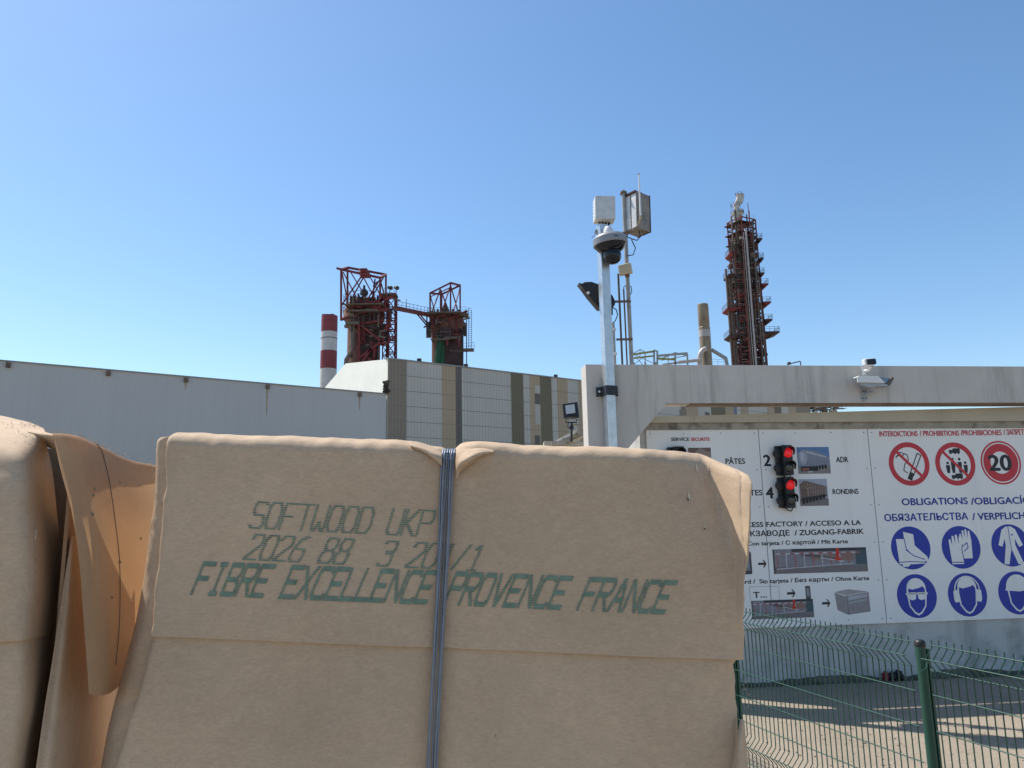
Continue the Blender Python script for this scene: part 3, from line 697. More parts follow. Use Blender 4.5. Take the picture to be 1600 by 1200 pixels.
def text_into(mb, body, xl, xr, yb, cap, off=OFF, weight=0.0):
    if isinstance(mb, tuple):
        q = MB(); text_into(q, body, xl, xr, yb, cap, off, weight); q.build('lettering', mb[0], mb[1], fixn=False); return
    bold = .44 + weight*10
    cu = bpy.data.curves.new('t', 'FONT'); cu.body = body; cu.size = 1; cu.resolution_u = 4; cu.fill_mode = 'FRONT'
    ob = bpy.data.objects.new('t', cu); me = ob.to_mesh()
    vs = [v.co.copy() for v in me.vertices]; x0 = min(v.x for v in vs); x1 = max(v.x for v in vs)
    s0, zb0 = WS(xl, yb); s1, zb1 = WS(xr, yb); zb = (zb0+zb1)/2
    zc = WS((xl+xr)/2, yb-cap)[1] - WS((xl+xr)/2, yb)[1]
    kx = (s1-s0)/(x1-x0); kz = zc/0.70
    b = len(mb.v); mb.v += [WP(s0+(v.x-x0)*kx, zb+v.y*kz, off) for v in vs]
    for p in me.polygons: mb.f.append([b+i for i in p.vertices]); mb.m.append(mb.mi)
    for q_, (ex, ez) in enumerate(((-1,0),(1,0),(0,.8),(0,-.8))):
        b = len(mb.v); e_ = zc*.045*bold*4
        mb.v += [WP(s0+(v.x-x0)*kx+ex*e_*.5, zb+v.y*kz+ez*e_*.4, off+.00012*(q_+1)) for v in vs]
        for p in me.polygons: mb.f.append([b+i for i in p.vertices]); mb.m.append(mb.mi)
    ob.to_mesh_clear(); bpy.data.objects.remove(ob); bpy.data.curves.remove(cu)
blk = (M['signb'], sgn); red = (M['signred'], sgn); blu = (M['signnavy'], sgn)
text_into(blk, 'SERVICE', 1048, 1076, 689, 5, weight=.02); text_into(red, 'SECURITE', 1079, 1108, 689, 5, weight=.02)
text_into(blk, 'PÂTES', 1133, 1163, 725, 8.5); text_into(blk, 'PLAQUETTES', 1118, 1190, 774.5, 8.5)
text_into(blk, '2', 1193, 1203, 728, 17, weight=.02); text_into(blk, '4', 1196.5, 1207.5, 778.5, 17, weight=.02)
text_into(blk, 'ADR', 1305.5, 1324, 722.5, 8.5); text_into(blk, 'RONDINS', 1300, 1340, 772, 8)
text_into(blk, 'ACCESS FACTORY / ACCESO A LA', 1146, 1344, 822, 7.6, weight=.012)
text_into(blk, 'И КЗАВОДЕ  / ZUGANG-FABRIK', 1158, 1348.5, 836, 8, weight=.012)
text_into(blk, 'Con tarjeta / С картой / Mit Karte', 1166.5, 1323.5, 850.5, 6.2, weight=.012)
text_into(blk, 'card /  Sin tarjeta / Без карты / Ohne Karte', 1153, 1357, 909, 6.2, weight=.012)
text_into(blk, 'T...', 1176, 1197, 933.5, 9)
for xl, xr, tx in ((1373,1432.5,'INTERDICTIONS'),(1436,1497,'/ PROHIBITIONS'),(1500,1563.5,'/PROHIBICIONES'),(1567,1604,'/ ЗАПРЕТЫ')):
    text_into(red, tx, xl, xr, 682-(xl-1373)*.013, 8)
for xl, xr, tx in ((1408,1510.5,'OBLIGATIONS'),(1516,1638,'/OBLIGACÍONES')): text_into(blu, tx, xl, xr, 788.5-(xl-1408)*.012, 10.5, weight=.008)
for xl, xr, tx in ((1381,1511,'ОБЯЗАТЕЛЬСТВА'),(1518,1662,'/ VERPFLICHTUNGEN')): text_into(blu, tx, xl, xr, 813-(xl-1381)*.016, 10.5, weight=.008)
# arrows
def arrow(x, y, L=13):
    s0, z0 = WS(x, y); k = WS(x+L, y)[0]-s0
    t = k*.13; blk = MB()
    for pts in ([(0,-t),(k*.9,-t),(k*.9,t),(0,t)], [(k*.55,k*.42),(k*.72,k*.42),(k,0),(k*.85,0)][0:4], [(k*.55,-k*.42),(k*.72,-k*.42),(k,0),(k*.85,0)]):
        blk.poly([WP(s0+a, z0+b, OFF+.0004) for a, b in pts])
    blk.build('arrow', M['signb'], sgn, fixn=False)
arrow(1183.5, 881); arrow(1228.5, 927); arrow(1283, 942.5)
# frame of the ticket box
blk = MB()
for a, b in (((1169.5,917),(1215.5,915.5)),((1169.5,917),(1171.5,938)),((1215.5,915.5),(1217,937))):
    p, q = WS(*a), WS(*b); v = Vector((q[0]-p[0], q[1]-p[1])).normalized(); n2 = Vector((-v.y, v.x))*.0012
    blk.poly([WP(p[0]+n2.x,p[1]+n2.y,OFF),WP(q[0]+n2.x,q[1]+n2.y,OFF),WP(q[0]-n2.x,q[1]-n2.y,OFF),WP(p[0]-n2.x,p[1]-n2.y,OFF)])
blk.build('ticket_outline', M['signb'], sgn, fixn=False)

def shape(mb, cs, cz, r, pts, off):
    P = [WP(cs+x*r, cz+y*r, off) for x, y in pts]; b = len(mb.v); mb.v += P
    for t in tessellate_polygon([P]): mb.f.append([b+k for k in t]); mb.m.append(mb.mi)
def ring(mb, cs, cz, ro, ri, off, n=48):
    b = len(mb.v)
    for k in range(n):
        a = 2*math.pi*k/n
        mb.v += [WP(cs+ro*math.cos(a), cz+ro*math.sin(a), off), WP(cs+ri*math.cos(a), cz+ri*math.sin(a), off)]
    for k in range(n):
        k2 = (k+1) % n; mb.f.append([b+2*k, b+2*k2, b+2*k2+1, b+2*k+1]); mb.m.append(mb.mi)
def disc(mb, cs, cz, r, off, n=48): mb.poly([WP(cs+r*math.cos(2*math.pi*k/n), cz+r*math.sin(2*math.pi*k/n), off) for k in range(n)])
def line(mb, cs, cz, r, pts, wd, off):
    for (x0,y0),(x1,y1) in zip(pts[:-1], pts[1:]):
        v = Vector((x1-x0,y1-y0)); 
        if v.length < 1e-6: continue
        v.normalize(); nx, ny = -v.y*wd/2, v.x*wd/2; e = v*wd*.3
        mb.poly([WP(cs+(x0-e.x+nx)*r,cz+(y0-e.y+ny)*r,off),WP(cs+(x1+e.x+nx)*r,cz+(y1+e.y+ny)*r,off),WP(cs+(x1+e.x-nx)*r,cz+(y1+e.y-ny)*r,off),WP(cs+(x0-e.x-nx)*r,cz+(y0-e.y-ny)*r,off)])
def arc(x, y, r, a0, a1, n=10): return [(x+r*math.cos(R(a0+(a1-a0)*k/n)), y+r*math.sin(R(a0+(a1-a0)*k/n))) for k in range(n+1)]
RC = (WS(1420,691)[1]-WS(1420,759)[1])/2
def picto(px, py, kind, r=None):
    s0, z0 = WS(px, py); r = r or RC
    if kind in ('smoke','walk','twenty','other'):
        a = MB()
        if kind == 'twenty': ring(a, s0, z0, r*1.02, r*.94, OFF); ring(a, s0, z0, r*.885, r*.52, OFF)
        else:
            ring(a, s0, z0, r, r*.77, OFF)
        o = a.build('prohibition_ring', M['signred'], sgn, fixn=False)
        b = MB()
        if kind == 'smoke':
            line(b, s0, z0, r, [(.0,-.42),(.45,.48),(.62,.38),(.14,-.56)], .045, OFF+.0005)
            shape(b, s0, z0, r, [(0,-.36),(.17,-.44),(.06,-.78),(-.16,-.68)], OFF+.0005)
            line(b, s0, z0, r, [(-.12,-.42),(-.3,-.3),(-.22,-.02),(-.02,.18),(-.06,.42),(-.4,.55),(-.62,.3),(-.45,.42),(-.3,.35),(-.2,.45)], .04, OFF+.0005)
        if kind == 'walk':
            for yy in (.5,-.66):
                shape(b, s0, z0, r, [(-.25,yy),(.3,yy),(.3,yy+.22),(-.05,yy+.22),(-.05,yy+.15),(-.25,yy+.15)], OFF+.0005)
                for xx in (-.17,.05,.22): disc(b, s0+xx*r, z0+yy*r, .05*r, OFF+.0007, 12)
            for xx, h in ((-.38,.45),(-.12,.62),(.22,.62),(.5,.45)):
                disc(b, s0+xx*r, z0+(-.4+h)*r, .065*r, OFF+.0005, 12)
                shape(b, s0, z0, r, [(xx-.1,-.42+h*.82),(xx+.1,-.42+h*.82),(xx+.09,-.42+h*.4),(xx+.06,-.42),(xx-.06,-.42),(xx-.09,-.42+h*.4)], OFF+.0006)
        if kind == 'twenty': text_into(b, '20', px-17, px+17, py+12, 24, OFF+.0005, .02)
        if kind == 'other': shape(b, s0, z0, r, [(-.3,-.3),(.3,-.3),(.3,.3),(-.3,.3)], OFF+.0005)
        b.build('symbol', M['signb'], o, fixn=False)
        if kind != 'twenty':
            line(sl := MB(), s0, z0, r, [(-.58,.58),(.58,-.58)], .13, OFF+.0012); sl.build('slash', M['signred'], o, fixn=False)
    else:
        a = MB(); disc(a, s0, z0, r*.95, OFF); o = a.build('mandatory_disc', M['signblue'], sgn, fixn=False)
        b = MB(); e = OFF+.0008; c = MB(); e2 = OFF+.0015
        if kind == 'boots':
            b2 = [(-.3,.72),(.18,.6),(.2,.1),(.75,-.4),(.78,-.62),(.3,-.55),(-.25,.0)]
            shape(b, s0, z0, r, b2, e)
            b1 = [(-.68,.4),(-.28,.4),(-.25,.3),(-.22,-.1),(.1,-.35),(.6,-.5),(.62,-.7),(-.1,-.72),(-.2,-.82),(-.46,-.82),(-.5,-.7),(-.62,-.7)]
            shape(b, s0, z0, r, b1, e+.0003); line(c, s0, z0, r, [(-.28,.4),(-.22,-.1),(.1,-.35),(.6,-.52)], .04, e2); line(c, s0, z0, r, [(-.6,-.62),(-.1,-.6),(.6,-.64)], .035, e2)
        if kind == 'gloves':
            for dx, dy, fl in ((.28,.12,1),(-.22,-.12,-1)):
                pts = [(-.3,-.62),(.26,-.62),(.3,.18),(.24,.6),(.15,.6),(.11,.24),(.07,.68),(-.03,.68),(-.05,.26),(-.11,.64),(-.2,.62),(-.2,.2),(-.28,.5),(-.36,.46),(-.34,-.05)]
                if fl > 0: pts = [(x*.85,y) for x,y in pts] 
                shape(b, s0, z0, r, [(x+dx,y+dy) for x,y in pts], e if fl > 0 else e+.0003)
            line(c, s0, z0, r, [(.06,-.55),(.02,-.1),(.06,.12)], .04, e2); line(c, s0, z0, r, [(.1,.05),(.3,.2),(.34,.0),(.14,-.18)], .04, e2); line(c, s0, z0, r, [(-.5,-.66),(.02,-.66)], .04, e2)
        if kind == 'overall':
            shape(b, s0, z0, r, [(-.14,.85),(.12,.85),(.32,.72),(.62,.0),(.42,-.08),(.24,.3),(.24,.0),(.55,-.82),(.28,-.85),(.02,-.15),(-.18,-.85),(-.42,-.82),(-.24,.0),(-.26,.3),(-.42,-.05),(-.6,.02),(-.36,.7)], e)
            line(c, s0, z0, r, [(-.02,.85),(0,.3),(.02,-.15)], .03, e2); shape(c, s0, z0, r, [(.08,.5),(.18,.5),(.18,.44),(.08,.44)], e2)
        if kind in ('goggles','earmuffs','helmet'):
            face = arc(0,.32,.46,180,0,12)+[(.48,.1),(.4,-.45),(.18,-.75),(0,-.84),(-.18,-.75),(-.4,-.45),(-.48,.1)]
            shape(b, s0, z0, r, face, e)
            shape(c, s0, z0, r, [(-.38,.34),(-.2,.28),(.18,.36),(.3,.42),(.4,.3),(.4,.08),(.34,-.42),(.14,-.68),(0,-.76),(-.14,-.68),(-.34,-.42),(-.4,.08)], e2)
            d = MB(); e3 = e2+.0006
            if kind == 'goggles':
                for q in (-.22,.22):
                    for pts, mm in (([(q-.19,.16),(q+.19,.16),(q+.16,-.12),(q+.06,-.17),(q-.08,-.17),(q-.17,-.1)], d),): shape(mm, s0, z0, r, pts, e3)
                line(d, s0, z0, r, [(-.5,.1),(.5,.1)], .07, e3)
            if kind == 'earmuffs':
                line(d, s0, z0, r, arc(0,.2,.6,180,0,14), .06, e3)
                for q in (-1,1): shape(d, s0, z0, r, [(q*.62,.25),(q*.45,.2),(q*.43,-.3),(q*.62,-.32),(q*.68,-.2),(q*.68,.15)], e3)
            if kind == 'helmet':
                shape(d, s0, z0, r, arc(.02,.25,.56,180,0,14)+[(.62,.2),(.62,.12),(.1,.06),(-.6,.12)], e3)
            d.build('symbol_overlay', M['sign'], o, fixn=False)
        b.build('symbol', M['sign'], o, fixn=False); c.build('symbol_detail', M['signblue'], o, fixn=False)
picto(1419,725,'smoke'); picto(1491,725,'walk'); picto(1562,723,'twenty'); picto(1634,722,'other')
picto(1421.5,856,'boots'); picto(1500,855,'gloves'); picto(1577,852,'overall')
picto(1431,931,'goggles'); picto(1510,929,'earmuffs'); picto(1588,926,'helmet')

def picture(x0, x1, y0, y1, layers, name, bgc):
    s0, zt_ = WS(x0, y0); s1, zb_ = WS(x1, y1); w_, h_ = s1-s0, zt_-zb_
    mats_ = [pcol(bgc)]; mb = MB(); mb.poly([WP(s0,zb_,OFF),WP(s1,zb_,OFF),WP(s1,zt_,OFF),WP(s0,zt_,OFF)])
    for i, (c, pts) in enumerate(layers):
        m_ = pcol(c)
        if m_ not in mats_: mats_.append(m_)
        mb.mi = mats_.index(m_)
        P = [WP(s0+x*w_, zb_+y*h_, OFF+.0004+.00006*i) for x, y in pts]; b = len(mb.v); mb.v += P
        for t in tessellate_polygon([P]): mb.f.append([b+k for k in t]); mb.m.append(mb.mi)
    mb.build(name, mats_, sgn, fixn=False)
rect = lambda a,b,c,d: [(a,b),(c,b),(c,d),(a,d)]
rnd = random.Random(2)
tank = [((.22,.2,.19), rect(0,0,1,.3)), ((.10,.20,.38), [(0,.8),(1,.62),(1,1),(0,1)]), ((.22,.235,.28), [(.22,.25),(.95,.28),(.98,.62),(.6,.85),(.2,.92)]), ((.20,.21,.26), [(.25,.3),(.97,.3),(.97,.48),(.3,.55)]), ((.46,.48,.53), [(.3,.78),(.9,.6),(.9,.64),(.3,.86)]),
  ((.33,.35,.41), [(.18+.13*math.cos(k/12*6.28), .62+.27*math.sin(k/12*6.28)) for k in range(12)]), ((.44,.46,.52), [(.15+.06*math.cos(k/10*6.28), .64+.18*math.sin(k/10*6.28)) for k in range(10)]),
  ((.03,.03,.035), rect(.08,.1,.62,.28)), ((.32,.09,.05), rect(.12,.13,.34,.2)), ((.5,.5,.48), rect(.3,.05,.44,.1))]
for k in range(6): tank.append(((.012,.012,.015), [(.4+.09*k+.04*math.cos(a/8*6.28), .2+.012*k+.09*math.sin(a/8*6.28)) for a in range(8)]))
for k in range(7): tank.append(((.25,.27,.32), rect(.36+.085*k,.32,.37+.085*k,.84-.03*k)))
picture(1243, 1297, 699, 740, tank, 'tanker_picture', (.20,.26,.36))
logs = [((.17,.155,.15), rect(0,0,1,.28)), ((.16,.11,.09), [(.03,.3),(.28,.28),(.95,.4),(.97,.72),(.5,.86),(.2,.95),(.03,.82)])]
for k in range(60):
    x = rnd.uniform(.05,.9); y = rnd.uniform(.4,.8-.12*x); a = rnd.choice([(.30,.22,.17),(.10,.06,.05),(.22,.15,.12),(.38,.3,.25)])
    logs.append((a, rect(x,y,x+.035,y+.04) if x < .35 else rect(x,y,x+.1,y+.012)))
for k in range(8): logs.append(((.42,.32,.32), rect(.3+.085*k,.36,.312+.085*k,.85-.02*k)))
logs.append(((.03,.03,.035), [(.05,.2),(.95,.34),(.95,.42),(.05,.3)]))
for k in range(7): logs.append(((.012,.012,.015), [(.12+.12*k+.05*math.cos(a/8*6.28), .16+.03*k+.1*math.sin(a/8*6.28)) for a in range(8)]))
picture(1246, 1294, 749, 790, logs, 'log_trailer_picture', (.36,.37,.44))
def barrier(x0,x1,y0,y1):
    L = [((.17,.15,.155), rect(0,0,1,.28)), ((.03,.03,.04), rect(.2,.88,1,1)), ((.22,.17,.16), rect(.4,.5,.88,.85)), ((.05,.09,.11), rect(.88,.3,1,.9)), ((.03,.03,.035), rect(0,0,.015,1)), ((.09,.08,.08), [(.3,.7),(.7,.5),(.7,.56),(.3,.85)])]
    for k in range(9): L.append(((.46,.45,.48) if k % 2 else (.38,.10,.10), rect(.04+.095*k,.16+.02*k,.05+.095*k,.8)))
    for k in range(18): L.append(((.36,.10,.10) if k % 2 else (.5,.5,.52), rect(.03+.05*k,.78,.08+.05*k,.83)))
    L += [((.46,.46,.47), [(.03,.17),(.85,.33),(.85,.36),(.03,.21)]), ((.5,.5,.5), [(.5,.6),(.75,.42),(.75,.46),(.5,.64)]), ((.55,.03,.02), rect(.67,.5,.705,1)), ((.55,.04,.02), rect(.655,.48,.72,.6)), ((.25,.14,.12), rect(.74,.5,.84,.8))]
    picture(x0,x1,y0,y1,L,'barrier_picture',(.22,.21,.235))
barrier(1205.5,1355,858.5,892.5); barrier(1172.5,1271,938.5,964)
# letter box and readers
mbp = [((.28,.25,.25), [(.02,.88),(.33,.72),(.35,0),(.06,.2)]), ((.36,.33,.33), [(.02,.9),(.4,1),(1,.88),(.34,.76)]), ((.27,.245,.25), [(.34,.74),(1,.86),(1,.1),(.36,0)]), ((.42,.42,.45), [(.38,.7),(.95,.8),(.95,.68),(.38,.56)]), ((.14,.13,.14), [(.34,.76),(.36,.76),(.38,0),(.355,0)]), ((.36,.36,.38), [(.4,.5),(.92,.6),(.92,.54),(.4,.42)])]
def free_picture(x0,x1,y0,y1,layers,name):
    s0, zt_ = WS(x0, y0); s1, zb_ = WS(x1, y1); w_, h_ = s1-s0, zt_-zb_; mats_ = []; mb = MB()
    for i, (c, pts) in enumerate(layers):
        m_ = pcol(c)
        if m_ not in mats_: mats_.append(m_)
        mb.mi = mats_.index(m_); P = [WP(s0+x*w_, zb_+y*h_, OFF+.00012*i) for x, y in pts]; b = len(mb.v); mb.v += P
        for t in tessellate_polygon([P]): mb.f.append([b+k for k in t]); mb.m.append(mb.mi)
    mb.build(name, mats_, sgn, fixn=False)
free_picture(1301,1359,921,959,mbp,'letter_box_picture')
rd = [((.05,.05,.06), [(0,.05),(.1,0),(.9,0),(1,.05),(1,.95),(.9,1),(.1,1),(0,.95)]), ((.18,.19,.22), rect(.18,.15,.8,.85)), ((.26,.27,.30), rect(.25,.3,.7,.8))]
free_picture(1256.5,1266,915.5,935.5,rd,'card_reader_picture'); free_picture(1158,1174.5,862,897,rd,'card_reader_picture')

# --- signal lights fixed to the board
def signal(px0, px1, py0, py1, lit, label):
    off = .14; sA, zA = WS(px0, py0, off); sB, zB = WS(px1, py1, off); sc_ = (sA+sB)/2; w_ = sB-sA; h_ = zA-zB; zc = (zA+zB)/2
    t = thing('signal_light', WP(sc_, zB, .02), label, "traffic light", "red signal lights on the sign board")
    rot = Matrix((DW, -NW, Vector((0,0,1)))).transposed()
    MB().box(WP(sc_, zc, .02+off/2), (w_, off-.005, h_), rot).build('housing', M['black'], t, bevel=.006)
    sw = .05
    m2 = MB().box(WP(sc_-w_/2-sw*.45, zc, .06), (sw*.75, .05, h_*.98), rot)
    for f in (.23,-.26): m2.lathe(WP(sc_-w_/2-sw*.62, zc+f*h_, .055), [(.045,0),(.052,.03),(.048,.05),(.02,.055)], 20, NW)
    m2.build('side_plate', M['black'], t)
    for f, m_, nm in ((.24,'redlamp' if lit else 'offlamp','lens'),(-.24,'offlamp','lens')):
        c_ = WP(sc_, zc+f*h_, .02+off)
        o = MB().lathe(c_, [(.055,0),(.052,.008),(.035,.016),(.006,.02)], 24, NW).build(nm, M[m_], t, smooth=50)
        tag(o, "lit red lens" if (f > 0 and lit) else "dark unlit lens")
        v = MB(); b = len(v.v); n = 20
        for k in range(n+1):
            a = R(-20+220*k/n)
            for rr_, dd in ((.066,0),(.066,.085*(.35+.65*max(0,math.sin(a)))),(.060,.085*(.35+.65*max(0,math.sin(a)))),(.060,0)):
                v.v.append(c_ + DW*(rr_*math.cos(a)) + Vector((0,0,rr_*math.sin(a))) + NW*dd)
        for k in range(n):
            for j in range(4):
                v.f.append([b+k*4+j, b+k*4+(j+1)%4, b+(k+1)*4+(j+1)%4, b+(k+1)*4+j]); v.m.append(0)
        v.build('hood', M['black'], t, smooth=50)
    cb = WP(sc_-.02, zB, .05)
    MB().tube([cb, cb+Vector((0,0,-.02))+DW*.02, cb+DW*.06+Vector((0,0,-.035)), cb+DW*.085+Vector((0,0,.0))], .006, 6).build('cable', M['cable'], t)
signal(1221.5,1240,695.5,742,True,"upper red signal light between the number 2 and the tanker picture")
signal(1225.5,1243,745,793.5,True,"lower red signal light between the number 4 and the log picture")
signal(1052,1071,697.5,744,False,"signal light under the security heading, only its top showing above the bale")
free_picture(1074,1112,700,740,[((.16,.10,.08), rect(0,.1,1,1)), ((.30,.22,.18), [(0,.5),(.5,1),(1,.8),(1,.4)])],'chip_load_picture')

# ------------------------------------------------------------------ portal of concrete
pf = .30                                       # front face ahead of the wall
thk = .24
def Pt(px, py): return hit(px, py, W0+NW*(pf+0), NW)
def PS(px, py): q = Pt(px, py); return ((q-W0).dot(DW), q.z)
def PP(s, z, o=0.0): return WP(s, z, pf+o)
zbt = (PS(1000,571)[1]+PS(1590,571)[1])/2; zbb = (PS(1045,631)[1]+PS(1590,628)[1])/2
sl0 = PS(916,600)[0]; sl1 = PS(985,760)[0]; sh = PS(1042,631)[0]; zh = PS(985,700)[1]
print('beam', zbb, zbt, 'thk')
sEnd = PS(1600,600)[0]+2.2
por = thing('concrete_portal', PP(sl0,0,-thk/2), "white concrete height portal, its long beam passing over the sign", "gantry")
sk = PS(952,571)[0]
leg = [PP(sl0,0),PP(sl1,0),PP(sl1,zh),PP(sh,zbb),PP(PS(1079,600)[0],zbb),PP(PS(1079,600)[0],zbt),PP(sl0,zbt)]
MB().prism(leg, -NW*thk).build('leg', M['concrete'], por, bevel=.003)
s79 = PS(1079,600)[0]
MB().prism([PP(s79+.0005,zbb,.002),PP(sEnd,zbb,.002),PP(sEnd,zbt-.002,.002),PP(s79+.0005,zbt-.002,.002)], -NW*(thk+.004)).build('beam', M['concrete'], por, bevel=.002)
MB().prism([PP(sEnd+.002,0),PP(sEnd+.8,0),PP(sEnd+.8,zbt),PP(sEnd+.002,zbt)], -NW*thk).build('leg', M['concrete'], por, bevel=.003)
MB().prism([PP(s79+.01,zbb-.012,-.02),PP(sEnd-.01,zbb-.012,-.02),PP(sEnd-.01,zbb,-.02),PP(s79+.01,zbb,-.02)], -NW*(thk-.04)).build('soffit_bounce_strip', M['soffitb'], por)  # brown strip puts bounced ground light into the underside colour
mb = MB(); rnd = random.Random(9)
def crk(pts):
    P = [PS(*p) for p in pts]; Q2 = []
    for (a, b) in zip(P[:-1], P[1:]):
        for k in range(6):
            f = k/6; Q2.append((a[0]+(b[0]-a[0])*f+rnd.uniform(-.006,.006), a[1]+(b[1]-a[1])*f+rnd.uniform(-.006,.006)))
    Q2.append(P[-1])
    for p, q in zip(Q2[:-1], Q2[1:]):
        wd = rnd.uniform(.0012,.004)
        mb.poly([PP(p[0],p[1]-wd,.0032),PP(q[0],q[1]-wd,.0032),PP(q[0],q[1]+wd,.0032),PP(p[0],p[1]+wd,.0032)])
crk([(1081,591),(1086,592),(1104,590)]); crk([(1104,590),(1098,603),(1088,620)]); crk([(1110,596),(1125,598),(1140,622)]); crk([(1141,600),(1160,598),(1182,601)])
crk([(1185,622),(1193,612),(1205,615),(1215,608)]); crk([(1222,618),(1235,622),(1246,611),(1260,618),(1275,618),(1286,607),(1305,620)])
mb.build('crack_line', M['mark'], por, fixn=False)

# lean-to roof and low ledge left of the portal
Dl = 9.6; Ql = lambda px, py, dy=0: pix(px, py, Dl+dy)
lt = thing('lean_to_shed', (Ql(880,690).x, Dl, 0), "low whitewashed shed with a sloping roof edge left of the portal", "shed")
mb = MB(); a, b = Ql(850,689), Ql(922,691); mb.prism([(a.x,Dl,0),(b.x,Dl,0),(b.x,Dl,b.z),(a.x,Dl,a.z)], (0,.35,0)); mb.build('wall', M['cap'], lt)
mb = MB(); mb.prism([Ql(868,688,.05),Ql(915,664,.05),Ql(922,664,.05),Ql(922,672,.05),Ql(884,690,.05)], (0,.9,0)); mb.build('sloping_roof', M['cap'], lt)
mb = MB(); mb.prism([Ql(862,692,-.02),Ql(916,665.5,-.02),Ql(916,668.5,-.02),Ql(868,692,-.02)], (0,.06,0)); mb.build('roof_edge', M['whitep'], lt)
mb = MB(); mb.box(Ql(906,674,.0),(.07,.08,.09)); mb.box(Ql(873,693,-.04),(.18,.1,.05)); mb.box(Ql(884,688,-.03),(.1,.1,.05)); mb.box(Ql(901,664,0),(.12,.05,.03)); mb.parts('rubble', M['ledge'], lt)
# small floodlight on a stem
fl = thing('floodlight', Ql(893,690,-.1), "small square floodlight with pale glass on a short stem left of portal", "floodlight")
rotf = Matrix.Rotation(R(-12),3,'Z') @ Matrix.Rotation(R(-14),3,'X') @ Matrix.Rotation(R(-6),3,'Y')
cf = Ql(892,642,-.15)
MB().box(cf, (.19,.08,.19), rotf).box(cf+rotf@Vector((0,.06,0)), (.13,.06,.12), rotf).build('housing', M['black'], fl, bevel=.006)
MB().box(cf+rotf@Vector((0,-.043,.005)), (.115,.008,.115), rotf).build('glass', M['glass'], fl)
mb = MB(); mb.tube([Ql(884,657,-.15),Ql(884,660,-.15),Ql(901,660,-.15),Ql(901,655,-.15)], .008,6); mb.tube([Ql(893,660,-.15),Ql(893,690,-.1)], .014,8); mb.tube([Ql(888,660,-.15),Ql(887,667,-.15),Ql(893,672,-.15)],.006,6); mb.box(Ql(893,668,-.15),(.05,.04,.04)); mb.build('stem', M['bracket'], fl)

# ------------------------------------------------------------------ steel mast with its equipment
mo = pf+.085
def MP(px, py, o=mo): return hit(px, py, W0+NW*o, NW)
bt, tp = MP(952.5, 650), MP(943, 395)
mx, my = (bt.x+tp.x)/2, (bt.y+tp.y)/2
zmt = MP(940,352).z; mw = .115
rotm = Matrix.Rotation(R(20),3,'Z')
mast = thing('steel_mast', (mx,my,0), "square galvanised steel mast clamped to the left end of the portal", "mast")
MB().box((mx,my,zmt/2),(mw*.86,mw*.86,zmt), rotm).build('post', M['galv'], mast, bevel=.006)
cl = MP(953,611); mb = MB(); mb.box((mx,my,cl.z),(mw*1.12,mw*1.12,.10), rotm); mb.box(Vector((mx-.085,my+.045,cl.z)),(.09,.02,.10)); mb.box(Vector((mx+.075,my+.045,cl.z)),(.05,.02,.10))
mb.build('clamp', M['bracket'], mast)
mb = MB(); mb.cyl((mx-.10,my+.02,cl.z),(mx-.10,my+.04,cl.z),.012,8); mb.cyl((mx+.08,my+.02,cl.z),(mx+.08,my+.04,cl.z),.012,8); mb.parts('bolt', M['galv'], mast)
# white box on the top
wbx = MP(944,329); s = 8.0/FPX
jb = thing('junction_box', (wbx.x,wbx.y,wbx.z-.14), "white square box with cable glands on top of the mast", "junction box")
rj = Matrix.Rotation(R(2),3,'Z') @ Matrix.Rotation(R(1.5),3,'Y')
MB().box(wbx, (.215,.16,.262), rj).build('body', M['whitep'], jb, bevel=.006)
mb = MB(); mb.box(wbx+rj@Vector((0,-.083,0)),(.221,.02,.270),rj); mb.build('lid', M['cabinet_side'], jb, bevel=.008)
MB().box(wbx+rj@Vector((-.110,0,0)),(.006,.15,.25),rj).build('side_cover', M['whitep'], jb)
mb = MB()
for k in range(5): mb.cyl(wbx+rj@Vector((-.112,.0,.08-k*.04)), wbx+rj@Vector((-.115,.0,.08-k*.04)), .009, 8)
for k in range(4): mb.cyl(wbx+rj@Vector((-.05+k*.035,.02,-.13)), wbx+rj@Vector((-.05+k*.035,.02,-.155)), .013, 8)
mb.parts('gland', M['black'], jb)
mb = MB()
for k,(a,b) in enumerate(((-.05,-.07),(-.015,-.02),(.02,.03),(.05,.01))):
    p = wbx+rj@Vector((a,.02,-.155)); mb.tube([p, p+Vector((b*.3,0,-.04)), p+Vector((b*.8,0,-.09)), Vector((mx+b*.6,my-.02,p.z-.14))], .007, 6)
mb.tube([wbx+Vector((-.06,0,-.15)), wbx+Vector((-.09,0,-.24)), wbx+Vector((-.13,0,-.30)), wbx+Vector((-.15,0,-.31))], .004, 5)
mb.build('cables', M['cable'], jb)
# dome camera
dc = MP(953,378, mo+.13); dcm = thing('dome_camera', (dc.x,dc.y,dc.z-.2), "round dome surveillance camera with dark lens bubble on the mast", "security camera")
tl = Vector((-.10,-.0,1)).normalized()
k_ = 28/FPX*(dc.y)*1.0
MB().lathe(dc, [(k_*.25,.088),(k_*.55,.082),(k_*.86,.060),(k_*.98,.036),(k_*1.0,.030),(k_*1.0,-.034),(k_*.96,-.042),(k_*.5,-.03)], 48, tl).build('ring_housing', M['domering'], dcm, smooth=25)
MB().lathe(dc, [(k_*.93,-.046),(k_*.78,-.085),(k_*.58,-.115),(k_*.3,-.12)], 40, tl).build('inner_skirt', M['dome'], dcm, smooth=40)
MB().lathe(dc+Vector((.004,0,0)), [(k_*.5,-.10),(k_*.52,-.15),(k_*.50,-.19),(k_*.42,-.222),(k_*.25,-.243),(k_*.05,-.25)], 40, tl).build('lens_bubble', M['dome'], dcm, smooth=60)
